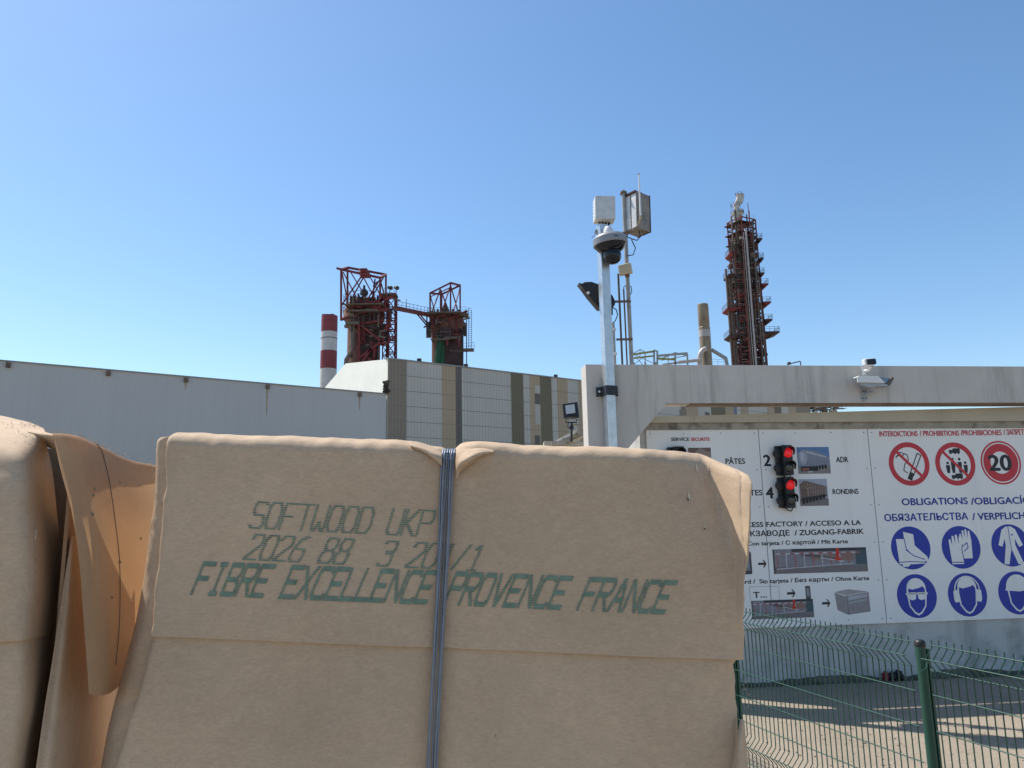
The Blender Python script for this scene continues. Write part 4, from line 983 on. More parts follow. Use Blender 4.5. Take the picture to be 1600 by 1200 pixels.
MB().lathe(dc+tl*.09, [(.055,0),(.05,.05),(.035,.08),(.01,.09)], 24, tl).build('neck', M['whitep'], dcm, smooth=50)
mb = MB(); mb.tube([dc+tl*.15, dc+tl*.16+Vector((-.02,.1,0)), Vector((mx,my-.03,dc.z+.12))], .03, 10); mb.build('arm', M['whitep'], dcm, smooth=50)
MB().box(dc+Vector((.045,-k_*.995,-.0)),(.05,.004,.007)).build('name_mark', M['bracket'], dcm)
# black floodlight seen from the side
fo = MP(935,463, mo-.20); bf = thing('floodlight', (fo.x,fo.y,fo.z-.2), "black tilted floodlight head seen side on behind the mast", "floodlight")
out = [(905,441),(909,443),(913,440.5),(925,440),(936,444),(950,454),(958,462),(962,471),(961,477),(955,481),(950,479),(937,482),(920,462)]
MB().prism([MP(x,y,mo-.12) for x,y in out], -NW*.13).build('housing', M['black'], bf, bevel=.02)
MB().box(MP(919,457.5,mo-.115),(.028,.012,.03), Matrix.Rotation(R(-45),3,'Y')).parts('clip', M['whitep'], bf)
MB().prism([MP(904.6,442.3,mo-.13),MP(921.5,463,mo-.13),MP(922.5,462.5,mo-.13),MP(906,441.5,mo-.13)], -NW*.11).build('glass', M['dome'], bf)
MB().tube([MP(956,478,mo-.2),MP(956,492,mo-.2)],.012,8).tube([MP(957,480,mo-.2),MP(963,484,mo-.2),MP(965,492,mo-.2),MP(962,500,mo-.2),MP(959,504,mo-.2)],.006,6).build('bracket_and_cable', M['cable'], bf)
# slim cable conduits standing on the portal
so = pf-.14
def rod(mb, x, ytop, r, x2=None, ybot=571, o=so):
    b = MP(x, ybot, o); t_ = MP(x2 if x2 else x-1, ytop, o); mb.cyl(Vector((b.x,b.y,zbt-.0)), Vector((b.x,b.y,t_.z)), r, 12); return b
cm = thing('equipment_pole', MP(987,571,so), "round weathered pole behind the mast carrying the grey cabinet", "pole")
mb = MB(); pb0 = rod(mb, 987, 298, .024, 975); mb.build('pole', M['pipe'], cm, smooth=40)
mb = MB()
for py_ in (472,531): 
    q = MP(980,py_,so); mb.box(Vector((pb0.x-.07,pb0.y-.03,q.z)),(.18,.02,.022))
mb.box((pb0.x,pb0.y,MP(976,302,so).z),(.07,.07,.02)); mb.box((pb0.x,pb0.y,MP(976,365,so).z),(.07,.07,.02)); mb.parts('clip_bar', M['plat'], cm)
for (x,yt,r_,lab) in ((972.5,428,.012,"tallest dark cable conduit just left of the weathered pole"),(980,452,.009,"thin dark conduit right against the weathered pole"),(961,504,.015,"short grey conduit beside the mast with two white clips")):
    t_ = thing('cable_conduit', MP(x,571,so), lab, "conduit", "cable conduits standing on the portal")
    mb = MB(); rod(mb, x, yt, r_); mb.build('tube', M['conduit'] if r_ != .015 else M['pipe'], t_, smooth=40)
    if r_ == .015:
        mb = MB(); 
        for py_ in (515,553): q = MP(x,py_,so); b0 = MP(x,571,so); mb.box(Vector((b0.x,b0.y-.01,q.z)),(.05,.03,.03))
        mb.parts('clip', M['whitep'], t_)
    if r_ == .009:
        b0 = MP(x,571,so); zt_ = MP(x,yt,so).z
        MB().tube([(b0.x,b0.y,zt_),(b0.x+.005,b0.y,zt_+.03),(b0.x+.04,b0.y,zt_+.05),(b0.x+.085,b0.y,zt_+.03),(b0.x+.09,b0.y,zt_-.03),(b0.x+.07,b0.y,zt_-.07)], .005, 6).build('loop', M['cable'], t_)
sb = MP(977,421,so+.05); sbt = thing('small_sensor_box', sb, "small cream box strapped to the weathered pole below the cabinet", "sensor box")
rs = Matrix.Rotation(R(-20),3,'Z')@Matrix.Rotation(R(-6),3,'Y')
MB().box(sb,(.145,.07,.115),rs).build('box', M['cream'], sbt, bevel=.008); MB().box(sb+Vector((.02,.01,-.065)),(.05,.04,.03),rs).build('mount', M['plat'], sbt)
# grey cabinet
cc_ = MP(996,335,so+.02); cab = thing('metal_cabinet', cc_, "weathered grey metal cabinet high on the round pole with a whip aerial beside", "electrical cabinet")
rc = Matrix.Rotation(R(38),3,'Z')@Matrix.Rotation(R(2),3,'Y')
MB().box(cc_,(.20,.20,.44),rc).build('body', M['cabinet'], cab, bevel=.005)
mb = MB(); mb.box(cc_+rc@Vector((-.103,.045,0)),(.008,.07,.40),rc); mb.box(cc_+rc@Vector((-.103,-.045,0)),(.008,.07,.40),rc); mb.parts('side_panel', M['cabinet_side'], cab)  # panels painted paler than the body for sun on this side
mb = MB(); mb.box(cc_+rc@Vector((.103,-.0,0)),(.006,.21,.45),rc); mb.box(cc_+rc@Vector((-.06,.02,.225)),(.12,.2,.02),rc); mb.build('frame', M['dark_shell'], cab)
mb = MB()
q = cc_+Vector((0,0,-.22))
mb.tube([q+Vector((.0,-.05,0)), q+Vector((.01,-.05,-.07)), q+Vector((-.03,-.05,-.11)), q+Vector((-.09,-.05,-.09)), pb0*Vector((1,1,0))+Vector((-.0,-.04,q.z-.05))], .006, 6)
mb.tube([q+Vector((.03,-.05,0)), q+Vector((.06,-.05,-.05)), q+Vector((.085,-.05,-.03)), q+Vector((.09,-.05,.08)),q+Vector((.07,-.07,.13))], .005, 6)
mb.tube([q+Vector((-.09,-.05,-.1)), q+Vector((-.05,-.05,-.2)), q+Vector((-.08,-.05,-.28)), q+Vector((-.15,-.05,-.29))], .006, 6)
mb.build('cables', M['cable'], cab)
aa, ab = MP(1003,273,so+.22), MP(1001,337,so+.22); an = thing('whip_aerial', ab, "thin white whip aerial rising past the top of the cabinet", "antenna")
MB().cyl(ab, Vector((ab.x+.002,ab.y,aa.z)), .011, 10, .007).build('rod', M['whitep'], an)
MB().cyl(ab-Vector((0,0,.05)), ab, .016, 10, .012).tube([ab-Vector((0,0,.05)), ab+Vector((-.03,.06,-.09)), ab+Vector((-.05,.12,-.11))],.009,6).cyl(Vector((ab.x+.002,ab.y,aa.z)), Vector((ab.x+.002,ab.y,aa.z+.012)),.010,8).build('base', M['rust'], an)

# cameras on the beam
bo = pf+.06
bm_ = lambda px, py, o=bo: MP(px, py, o)
bc = thing('bullet_camera', bm_(1366,600), "white bullet surveillance camera with sunshield bracketed to the beam face", "security camera")
def bq(px, py, o=.16): return MP(px, py, pf+o)
def ex(L): return -NW*L
MB().prism([bq(1342,595),bq(1370,596.5),bq(1386,600),bq(1390,603.5),bq(1372,603.5),bq(1360,606),bq(1347,602)], ex(.085)).build('body', M['greyp'], bc, bevel=.004)
mb = MB(); mb.prism([bq(1339.5,589,.175),bq(1342,587.8,.175),bq(1372.5,588,.175),bq(1383.5,598.3,.175),bq(1370,598,.175),bq(1352,597.5,.175),bq(1340,597.5,.175)], ex(.008)); mb.prism([bq(1341,588.6,.168),bq(1373,588.6,.168),bq(1373,587.6,.168),bq(1342,587.2,.168)], ex(.10)); mb.build('sunshield', M['whitep'], bc)
MB().prism([bq(1374,589.5,.15),bq(1391,590.5,.15),bq(1385,599,.15),bq(1383,598,.15)], ex(.06)).build('side_glass', M['bluegl'], bc)
MB().prism([bq(1385,600.5),bq(1394,588.5),bq(1397.5,590.5),bq(1390.5,602.5)], ex(.09)).build('lens_hood', M['conduit'], bc, bevel=.003)
mb = MB(); wl = bm_(1350,616,pf+.012); mb.box(wl,(.055,.02,.13)); e_ = bq(1362,606,.12)
mb.tube([wl+Vector((0,-.01,-.01)), wl+Vector((.07,-.07,.02)), e_+Vector((0,0,-.015))], .016, 8); mb.cyl(e_+Vector((0,0,-.03)), e_+Vector((0,0,.005)),.024,12); mb.build('bracket', M['greyp'], bc)
mb = MB()
for (x,y) in ((1348,611.5),(1352,611.5),(1349,622),(1353,622)): q=bm_(x,y,pf+.022); mb.cyl(q, q+NW*.008, .007, 8)
mb.parts('bolt', M['black'], bc, eps=.001)
sd = thing('small_dome_camera', bm_(1357,570), "small black and white turret camera poking above the top of the beam", "security camera")
q = bm_(1357.5,571,bo+.05)
MB().box(q+Vector((.012,-.045,.032)), (.098,.03,.062), Matrix.Rotation(R(-4),3,'Y')).build('dark_window', M['dome'], sd, bevel=.008)
MB().box(q+Vector((-.002,.0,.036)), (.115,.085,.078), Matrix.Rotation(R(-4),3,'Y')).build('housing', M['whitep'], sd, bevel=.014)
mb = MB(); mb.lathe(q, [(.05,-.01),(.054,-.001)], 24); wl = bm_(1349,580,pf+.012); mb.box(wl,(.045,.02,.09)); mb.tube([wl, wl+Vector((.03,-.06,.0)), q+Vector((0,0,-.035))], .017, 8); mb.cyl(q+Vector((0,0,-.04)), q+Vector((0,0,-.005)),.026,14); mb.build('wall_arm', M['whitep'], sd)

# ------------------------------------------------------------------ green mesh fence
zt_f = 1.15
def onz(px, py, z): d = ray(px, py); return CP + d*((z-EYE)/d.z)
PF = onz(1437,1003,zt_f); PL = onz(1143,951,zt_f)
fd = (PL-PF); fd.z = 0; dist = fd.length; fd.normalize(); fn = Vector((fd.y,-fd.x,0))
if fn.dot(Vector((-1,0,0))) < 0: fn = -fn       # towards us
print('fence', PF, PL, dist)
span = 2.0 if dist > 1.8 else dist
postA, postB, postC = PF, PF+fd*dist*1.0, PF-fd*1.5
fence = thing('mesh_fence', (PF.x,PF.y,0), "green welded mesh fence with folded top in front of the sign", "fence")
def profile(z):   # horizontal bend of the wires
    o = 0
    for zc, up, dn in ((zt_f-.065,.05,.05),(.32,.05,.05),(.70,0,0)):
        if up and abs(z-zc) < up: o += .045*(1-abs(z-zc)/up)
    return o
zs_ = [zt_f+.02, zt_f-.015, zt_f-.065, zt_f-.115, .75, .37, .32, .27, .06]
def fpanel(a, dirn, L):
    mb = MB(); n = int(L/.043)
    for k in range(n):
        b = a + dirn*(.04+k*(L-.07)/(n-1))
        mb.tube([Vector((b.x,b.y,0)) + fn*profile(z) + Vector((0,0,z)) for z in zs_], .0033, 6)
    for z, o in ((zt_f-.005,0),(zt_f-.065,.045),(zt_f-.118,0),(.92,0),(.76,0),(.60,0),(.45,0),(.32,.045),(.2,0),(.08,0)):
        p = a+dirn*.02+fn*(o+.005); q = a+dirn*(L-.02)+fn*(o+.005)
        mb.cyl(Vector((p.x,p.y,z)), Vector((q.x,q.y,z)), .0030, 6)
    return mb
fpanel(PF+fd*.03, fd, dist).build('mesh_panel', M['green'], fence, smooth=60)
fpanel(PF+fd*(dist+.06), fd, 2.0).build('mesh_panel', M['green'], fence, smooth=60)
fpanel(PF-fd*.03, -fd, 1.9).build('mesh_panel', M['green'], fence, smooth=60)
def fpost(p):
    p = Vector((p.x,p.y,0)); zt2 = zt_f-.02
    o = MB().cyl(p, p+Vector((0,0,zt2)), .024, 20).box(p+fn*(-.022)+Vector((0,0,zt2/2)), (.012,.05,zt2-.02), Matrix((fn,fd,Vector((0,0,1)))).transposed()).build('post', M['green'], fence, smooth=40)
    MB().lathe(p+Vector((0,0,zt2)), [(.0245,0),(.026,.005),(.026,.02),(.018,.03),(.004,.033)], 20).build('cap', M['black'], o, smooth=40)
    MB().tube([p+fn*.0+fd*-.03+Vector((0,0,zt2-.07)), p+fd*-.045+fn*.02+Vector((0,0,zt2-.09)), p+fd*-.02+fn*.03+Vector((0,0,zt2-.11))],.004,6).parts('clip', M['green'], o)
fpost(PF); fpost(PF+fd*(dist+.03)); fpost(PF-fd*1.95)

# small bundle dropped at the foot of the wall
q = onz(1388,1062,0.0); q = q + NW*.05
bun = thing('dropped_work_gloves', q, "crumpled black and red cloth bundle at the foot of the wall", "litter")
def blob(mb, c, r, sd):
    bm = bmesh.new(); bmesh.ops.create_icosphere(bm, subdivisions=3, radius=1)
    b = len(mb.v)
    for v in bm.verts:
        p = v.co.copy(); p *= 1+.35*noise.noise(p*1.8+Vector((sd,0,0))); mb.v.append(Vector(c)+Vector((p.x*r[0],p.y*r[1],max(-.01,p.z*r[2]+r[2]*.8))))
    for f in bm.faces: mb.f.append([b+v.index for v in f.verts]); mb.m.append(mb.mi)
    bm.free()
mb = MB(); blob(mb, q+Vector((.02,0,0)), (.06,.05,.05), 1); blob(mb, q+Vector((.09,0,0)), (.045,.05,.06), 2); mb.build('black_cloth', M['blackbag'], bun, smooth=True)
mb = MB(); blob(mb, q+Vector((-.06,-.01,0)), (.035,.04,.055), 3); mb.build('red_cloth', M['redbit'], bun, smooth=True)
# dry weeds along the wall foot and litter by the fence: nobody could count them
mb = MB(); rnd = random.Random(21)
def tuft(c, n, h):
    for k in range(n):
        a = rnd.uniform(0,6.28); l = h*rnd.uniform(.5,1.2); b = c+Vector((rnd.uniform(-.03,.03),rnd.uniform(-.03,.03),0)); t_ = b+Vector((math.cos(a)*l*.6,math.sin(a)*l*.6,l*.8)); s_ = Vector((-math.sin(a),math.cos(a),0))*.002
        mb.poly([b-s_,b+s_,t_])
for k in range(150):
    s_ = rnd.uniform(sL,sR); tuft(WP(s_,0,.06+rnd.random()*.08), 9, rnd.uniform(.02,.07))
for k in range(40):
    f = rnd.uniform(-.4,1.3); p = PF+fd*f*dist; tuft(Vector((p.x+rnd.uniform(-.1,.1),p.y,0)), 10, rnd.uniform(.04,.12))
o = mb.build('dry_weeds', M['grass'], fixn=False); tag(o, "short dry weeds along the wall foot and fence line", "weeds", kind='stuff')
mb = MB()
for k in range(900):
    p = Vector((rnd.uniform(.6,5.2), rnd.uniform(3.2,8.0), 0)); r_ = rnd.uniform(.004,.016)
    mb.box(p+Vector((0,0,r_*.2)), (r_,r_*rnd.uniform(.6,1.4),r_*.7), Matrix.Rotation(rnd.uniform(0,3),3,'Z')@Matrix.Rotation(rnd.uniform(-.4,.4),3,'X'))
tag(mb.build('loose_gravel', M['ground'], fixn=False), "loose gravel grains scattered over the sunlit yard", "gravel", kind='stuff')

mb = MB(); rnd = random.Random(31)
for (x,y,a_,L_) in ((2.2,5.4,.15,2.6),(3.6,6.6,-.1,2.4),(4.6,5.2,1.2,1.8),(1.6,4.2,.9,1.3)):
    p = Vector((x,y,.004)); 
    for k in range(int(L_/.07)):
        a_ += rnd.uniform(-.35,.35); q = p+Vector((math.cos(a_),math.sin(a_),0))*.07; n_ = Vector((-math.sin(a_),math.cos(a_),0))*rnd.uniform(.002,.006)
        mb.poly([p-n_,q-n_,q+n_,p+n_]); p = q
tag(mb.build('yard_cracks', M['moss'], fixn=False), kind='structure')
# ------------------------------------------------------------------ right bale
YB = 1.15
def interp(tab, x):
    if x <= tab[0][0]: return tab[0][1:]
    for a, b in zip(tab[:-1], tab[1:]):
        if x <= b[0]:
            f = (x-a[0])/(b[0]-a[0]); return tuple(p+(q-p)*f for p, q in zip(a[1:], b[1:]))
    return tab[-1][1:]
HB = 0.86
def bfront(px, py): return pix(px, py, YB)
def nzf(p, s, k=0.0): return noise.noise(Vector((p.x*s+k, p.y*s*.4, p.z*s)))
def wrinkle(px, py):     # depth offset of the front paper as a function of picture position of the front plane
    p = Vector((px/1000, 0, py/1000))
    o = .0050*noise.noise(p*5.5) - .0030*max(0, .12-abs(noise.noise(p*4.2+Vector((9,2,4)))))/.12*max(0, noise.noise(p*3+Vector((1,7,1)))+.1) + .0009*noise.noise(p*14+Vector((3,1,2))) + .00015*noise.noise(p*45)
    # pulled in by the wires
    o += .010*math.exp(-((px-702+(py-700)*.055)/26.0)**2)
    # soft vertical bend near the right edge
    t_ = max(0.0, min(1.0, (px-1085)/80.0)); k = max(0, min(1, (py-690)/60))
    # flared right hand corner: the sheet rises to a ridge on the right
    ln = min(1149, 1112+(py-706)*0.23)                       # crease line
    if py < 1028 and px > ln-1 and px > 1100:
        wv = max(0.0, (px-ln))/max(7, 1156-ln); fade = max(0, min(1, (1028-py)/290))**1.25
        o += (-.074+.010*noise.noise(p*26))*min(1.15, wv)*fade
    bk = max(0.0, min(1.0, (px-980)/(ln-980)))**2 if py < 900 else 0
    o += .050*bk*max(0, min(1, (860-py)/150))
    return o
def rounded(xs, ys, zs, W_, Dp, H_, r, bottom=True):
    """outer surface of a rounded box sampled on grids, merged"""
    verts = []; idx = {}; faces = []
    def key(i,j,k): 
        t = (i,j,k)
        if t not in idx:
            p = Vector((xs[i], ys[j], zs[k])); 
            c = Vector((min(max(p.x,r),W_-r), min(max(p.y,r),Dp-r), min(max(p.z,r),H_-r))); d = p-c
            if d.length > 1e-9: p = c + d.normalized()*min(r, d.length if d.length < r and False else r)
            idx[t] = len(verts); verts.append(p)
        return idx[t]
    nx, ny, nz_ = len(xs)-1, len(ys)-1, len(zs)-1
    for i in range(nx):
        for k in range(nz_):
            faces.append([key(i,0,k),key(i+1,0,k),key(i+1,0,k+1),key(i,0,k+1)]); faces.append([key(i,ny,k),key(i,ny,k+1),key(i+1,ny,k+1),key(i+1,ny,k)])
    for j in range(ny):
        for k in range(nz_):
            faces.append([key(0,j,k),key(0,j,k+1),key(0,j+1,k+1),key(0,j+1,k)]); faces.append([key(nx,j,k),key(nx,j+1,k),key(nx,j+1,k+1),key(nx,j,k+1)])
    for i in range(nx):
        for j in range(ny):
            faces.append([key(i,j,nz_),key(i+1,j,nz_),key(i+1,j+1,nz_),key(i,j+1,nz_)])
            if bottom: faces.append([key(i,j,0),key(i,j+1,0),key(i+1,j+1,0),key(i+1,j,0)])
    return verts, faces
def dens(L, n, r, m=7):
    e = [r*(1-math.cos(math.pi/2*k/m))*1.0 for k in range(m)]
    e = [r*k/m for k in range(m)]
    mid_ = [r+(L-2*r)*k/n for k in range(n+1)]
    return e+mid_+[L-x for x in e[::-1]]
# rows: height fraction from the top (0) to bottom (1): left px,py  right px,py
rowsB = [(0.0, 258,674, 1164,703), (.37, 233,994, 1160,1032), (.372, 236,995, 1150,1034), (.62, 172,1206, 1166,1240), (1.0, 120,1520, 1160,1548)]
rowsL = [(0.0, 256,672, 1152,703), (.10, 253,755, 1153,785), (.24, 244,880, 1158,915), (.31, 238,940, 1162,972), (.37, 232,994, 1166,1032)]
DPB = .62
def bale_map(p, W_, H_, rows, off):
    f = 1-p.z/H_; a = p.x/W_
    lx, ly, rx, ry = interp(rows, f)
    px, py = lx+(rx-lx)*a, ly+(ry-ly)*a
    q = bfront(px, py)
    wf = max(0, 1-p.y/.05)
    q.y = YB + p.y + off
    q.y += wrinkle(px, py)*max(0.0, 1-p.y/.25)
    top = max(0, 1-f/.10)
    if f < .07: q.y += (.0042*abs(noise.noise(Vector((px*.035,f*45,3))))+.0022*abs(noise.noise(Vector((px*.11,f*90,1)))))*(1-f/.07)*max(0.0, 1-p.y/.1)
    if f < .024: q.y += (.022+.008*noise.noise(Vector((px*.03,0,0))))*(1-f/.024)**1.7*max(0.0, 1-p.y/.1)
    # crushed top right corner
    if px > 1110: q.z -= (px-1110)*.62/FPX*YB*max(0,1-(f)/.22)
    # notch of the wires on the top edge, puffed paper beside it
    q.z -= (.0115*math.exp(-((px-702)/11.0)**2) + .007*math.exp(-((px-676)/24.0)**2))*top
    q.z += (.0035*math.exp(-((px-752)/30.0)**2))*top
    # sag and crumple of the top edge
    v = Vector((px*.012, p.y*6, f*4)); cr = .0022*noise.noise(v*1.0) + .0012*noise.noise(v*3.1)
    q.z += cr*top*1.2; q.y += cr*top*1.0
    sd_ = max(0, 1-min(p.x, W_-p.x)/.03); q.x += sd_*(.004*noise.noise(Vector((p.y*8,f*16,a*3)))+.002*noise.noise(Vector((p.y*20,f*50,a*9))))
    return q
def bale_body(W_, H_, rows, off, r, n=(150,18,90), cut=None):
    xs = dens(W_, n[0], r); ys = dens(DPB, n[1], r); zs = dens(H_, n[2], r)
    if cut is not None: zs = [z for z in zs if z >= H_*(1-cut)]; zs[0:0] = [H_*(1-cut)]
    v, f = rounded(xs, ys, zs, W_, DPB, H_, r, bottom=cut is None)
    mb = MB(); mb.v = [bale_map(p, W_, H_, rows, off) for p in v]; mb.f = f; mb.m = [0]*len(f); return mb
WB = .87
bz = bfront(600,1535)
bale = thing('pulp_bale', (bz.x, YB+.3, bz.z), "large kraft wrapped bale stencilled in green and tied with blue wires", "pulp bale", "paper wrapped pulp bales")
bale_body(WB, HB, rowsB, .005, .013).build('body', M['kraft'], bale, smooth=True, fixn=False)
bale_body(WB, HB, rowsL, -.0005, .010, cut=.37).build('folded_lid', M['kraft'], bale, smooth=True, fixn=False)

# stencilled marking
GL = {
'S':[[(1,.85),(.8,1),(.25,1),(0,.85),(0,.62),(.2,.5),(.8,.5),(1,.36),(1,.15),(.8,0),(.2,0),(0,.14)]],
'O':[[(.25,0),(.75,0),(1,.2),(1,.8),(.75,1),(.25,1),(0,.8),(0,.2),(.25,0)]],
'0':[[(.25,0),(.75,0),(1,.2),(1,.8),(.75,1),(.25,1),(0,.8),(0,.2),(.25,0)]],
'F':[[(0,0),(0,1),(1,1)],[(0,.52),(.8,.52)]], 'T':[[(0,1),(1,1)],[(.5,1),(.5,0)]],
'W':[[(0,1),(0,.1),(.2,0),(.5,.35),(.8,0),(1,.1),(1,1)]], 'D':[[(0,0),(0,1),(.7,1),(1,.75),(1,.25),(.7,0),(0,0)]],
'U':[[(0,1),(0,.15),(.25,0),(.75,0),(1,.15),(1,1)]], 'K':[[(0,0),(0,1)],[(1,1),(.15,.5),(1,0)]], 'P':[[(0,0),(0,1),(.8,1),(1,.85),(1,.62),(.8,.48),(0,.48)]],
'2':[[(0,.8),(.2,1),(.8,1),(1,.82),(1,.62),(0,.08),(0,0),(1,0)]], '6':[[(.9,1),(.35,.85),(0,.45),(0,.15),(.2,0),(.8,0),(1,.15),(1,.4),(.8,.52),(.1,.52)]],
'8':[[(.25,.52),(.05,.65),(.05,.87),(.25,1),(.75,1),(.95,.87),(.95,.65),(.75,.52),(.25,.52),(0,.38),(0,.13),(.2,0),(.8,0),(1,.13),(1,.38),(.75,.52)]],
'3':[[(0,.88),(.2,1),(.8,1),(1,.85),(1,.65),(.8,.53),(.35,.53)],[(.8,.53),(1,.4),(1,.14),(.8,0),(.2,0),(0,.14)]],
'1':[[(.25,.8),(.6,1),(.6,0)],[(.25,0),(.95,0)]], '/':[[(.1,0),(.9,1)]], 'I':[[(.5,0),(.5,1)],[(.25,0),(.75,0)],[(.25,1),(.75,1)]],
'B':[[(0,0),(0,1),(.75,1),(.95,.87),(.95,.65),(.75,.53),(0,.53)],[(.75,.53),(1,.38),(1,.13),(.8,0),(0,0)]],
'R':[[(0,0),(0,1),(.8,1),(1,.85),(1,.64),(.8,.5),(0,.5)],[(.45,.5),(1,0)]], 'E':[[(1,0),(0,0),(0,1),(1,1)],[(0,.52),(.8,.52)]],
'X':[[(0,0),(1,1)],[(0,1),(1,0)]], 'C':[[(1,.84),(.8,1),(.25,1),(0,.8),(0,.2),(.25,0),(.8,0),(1,.16)]], 'L':[[(0,1),(0,0),(1,0)]],
'N':[[(0,0),(0,1),(1,0),(1,1)]], 'V':[[(0,1),(.5,0),(1,1)]], 'A':[[(0,0),(0,.7),(.5,1),(1,.7),(1,0)],[(0,.38),(1,.38)]]}
GL['A'] = [[(0,0),(.5,1),(1,0)],[(.2,.36),(.8,.36)]]
ink = MB(); rnd = random.Random(4)
def stencil(txt, bl, tl, pitch, slope, nrow, wd, gw=.74, dens_=1.0):
    """letters as the ink jet leaves them: stacked short horizontal dashes"""
    hx, hy = tl[0]-bl[0], tl[1]-bl[1]
    for i, ch in enumerate(txt):
        if ch not in GL: continue
        ox = bl[0]+pitch*i; oy = bl[1]+slope*pitch*i
        for r_ in range(nrow):
            v0, v1 = r_/nrow, (r_+1)/nrow; vc = (v0+v1)/2; iv = []
            for pl in GL[ch]:
                for (x0,y0),(x1,y1) in zip(pl[:-1], pl[1:]):
                    lo_, hi_ = min(y0,y1), max(y0,y1)
                    if abs(y1-y0) < 1e-6:
                        yq = min(max(y0, .5/nrow), 1-.5/nrow)
                        if abs(yq-vc) <= (1.04 if dens_ >= 1 else .68)/nrow: iv.append((min(x0,x1)-wd*.4, max(x0,x1)+wd*.4))
                    elif hi_ > v0 and lo_ < v1:
                        ya, yb = max(lo_,v0), min(hi_,v1); xa = x0+(x1-x0)*(ya-y0)/(y1-y0); xb = x0+(x1-x0)*(yb-y0)/(y1-y0)
                        iv.append((min(xa,xb)-wd/2, max(xa,xb)+wd/2))
            iv.sort(); mg = []
            for a, b in iv:
                if mg and a <= mg[-1][1]+.02: mg[-1][1] = max(mg[-1][1], b)
                else: mg.append([a, b])
            fill = .80*dens_
            jx = rnd.uniform(-.02,.02)
            for a, b in mg:
                a += rnd.uniform(-.02,.02)+jx; b += rnd.uniform(-.02,.02)+jx
                hor = (b-a) > .5; f_ = 1.0 if (hor and dens_ >= 1) else fill
                n = max(1, int((b-a)*gw*pitch/5))
                va, vb = vc-f_*.5/nrow, vc+f_*.5/nrow
                for k in range(n):
                    pts = []
                    for (g_, vv) in ((a+(b-a)*k/n, va),(a+(b-a)*(k+1)/n, va),(a+(b-a)*(k+1)/n, vb),(a+(b-a)*k/n, vb)):
                        px = ox+g_*gw*pitch+hx*vv; py = oy+slope*g_*gw*pitch+hy*vv
                        q = bfront(px, py); q.y = YB + wrinkle(px, py) - .0016; pts.append(q)
                    ink.poly(pts)
stencil("SOFTWOOD UKP", (390,826), (403,783), 23.6, .05, 13, .19, .80, dens_=.82)
stencil("2026 88  3 201/1", (381,875), (400,834), 22.9, .05, 13, .20, .80, dens_=.86)
stencil("FIBRE EXCELLENCE PROVENCE FRANCE", (298,930), (320,877), 23.2, .0405, 14, .20, .80)
ink.build('stencilled_marking', M['ink'], bale, fixn=False)

# blue tie wires
def bp(px, py, off): q = bfront(px, py); q.y = YB+wrinkle(px, py)-off; return q
for i in range(6):
    mb = MB(); pts = []
    xt = 690.5+i*3.6; xb = 667.5+i*3.1; rnd = random.Random(i)
    for k in range(26):
        f = k/25; py = 712+(1560-712)*f; px = xt+(xb-xt)*min(1.8,(py-712)/(1200-712)) + (1.5*math.sin(f*6.3+i*1.7)) * (1 if 2<k<24 else 0)
        if f > .62: px = px
        pts.append(bp(px, py, .0045+.0018*((i*2)%3)))
    t0 = pts[0]
    back = [t0+Vector((.001,.004,.006)), t0+Vector((.001,.012,.0105)), t0+Vector((.001,.03,.012)), t0+Vector((.0,.3,.010)), t0+Vector((0,.6,.008))]
    mb.tube(back[::-1]+pts, .00145, 8)
    mb.build('tie_wire', M['wire_blue'], bale, smooth=True)
# puffed folds of paper either side of the wires
def grid_patch(rows, nu, nv, amp=0.0, seed=0, freq=9):
    """rows of (px,py,Y); smooth surface through them. returns evaluator and MB"""
    def cr(p0,p1,p2,p3,t): return 0.5*((2*p1)+(-p0+p2)*t+(2*p0-5*p1+4*p2-p3)*t*t+(-p0+3*p1-3*p2+p3)*t**3)
    P = [[pix(*q) for q in r_] for r_ in rows]
    def along(r_, u):
        n = len(r_)-1; x = min(max(u,0),1)*n; i = min(int(x), n-1); t = x-i
        return cr(r_[max(i-1,0)], r_[i], r_[i+1], r_[min(i+2,n)], t)
    def ev(u, v):
        col_ = [along(r_, u) for r_ in P]; return along(col_, v)
    mb = MB()
    for j in range(nv+1):
        for i in range(nu+1):
            p = ev(i/nu, j/nv)
            if amp:
                e = min(1, 6*min(i/nu, 1-i/nu)+.25)
                p = p + Vector((.4,-1,.2))*amp*e*(noise.noise(p*freq+Vector((seed,0,0)))+.4*noise.noise(p*freq*3+Vector((seed,5,0))))
            mb.v.append(p)
    for j in range(nv):
        for i in range(nu):
            a = j*(nu+1)+i; mb.f.append([a,a+1,a+nu+2,a+nu+1]); mb.m.append(0)
    return ev, mb
_, mb = grid_patch([[(712,704,1.165),(730,697,1.17),(752,696,1.175),(775,699,1.18)],[(713,712,1.150),(728,706,1.151),(748,704,1.149),(772,707,1.150)],[(713,728,1.147),(722,722,1.132),(738,715,1.128),(756,709,1.147)],[(714,750,1.151),(718,738,1.148),(728,730,1.148),(745,716,1.149)]], 20, 16, .0015, 3, 40)
mb.build('puckered_fold', M['kraft'], bale, smooth=True, solid=.0015, fixn=False)
_, mb = grid_patch([[(640,690,1.172),(660,696,1.172),(680,702,1.172),(690,706,1.170)],[(642,697,1.148),(660,702,1.146),(678,709,1.143),(690,714,1.146)],[(655,702,1.147),(668,708,1.144),(680,718,1.142),(690,728,1.147)]], 18, 12, .0012, 7, 40)
mb.build('puckered_fold', M['kraft'], bale, smooth=True, solid=.0015, fixn=False)
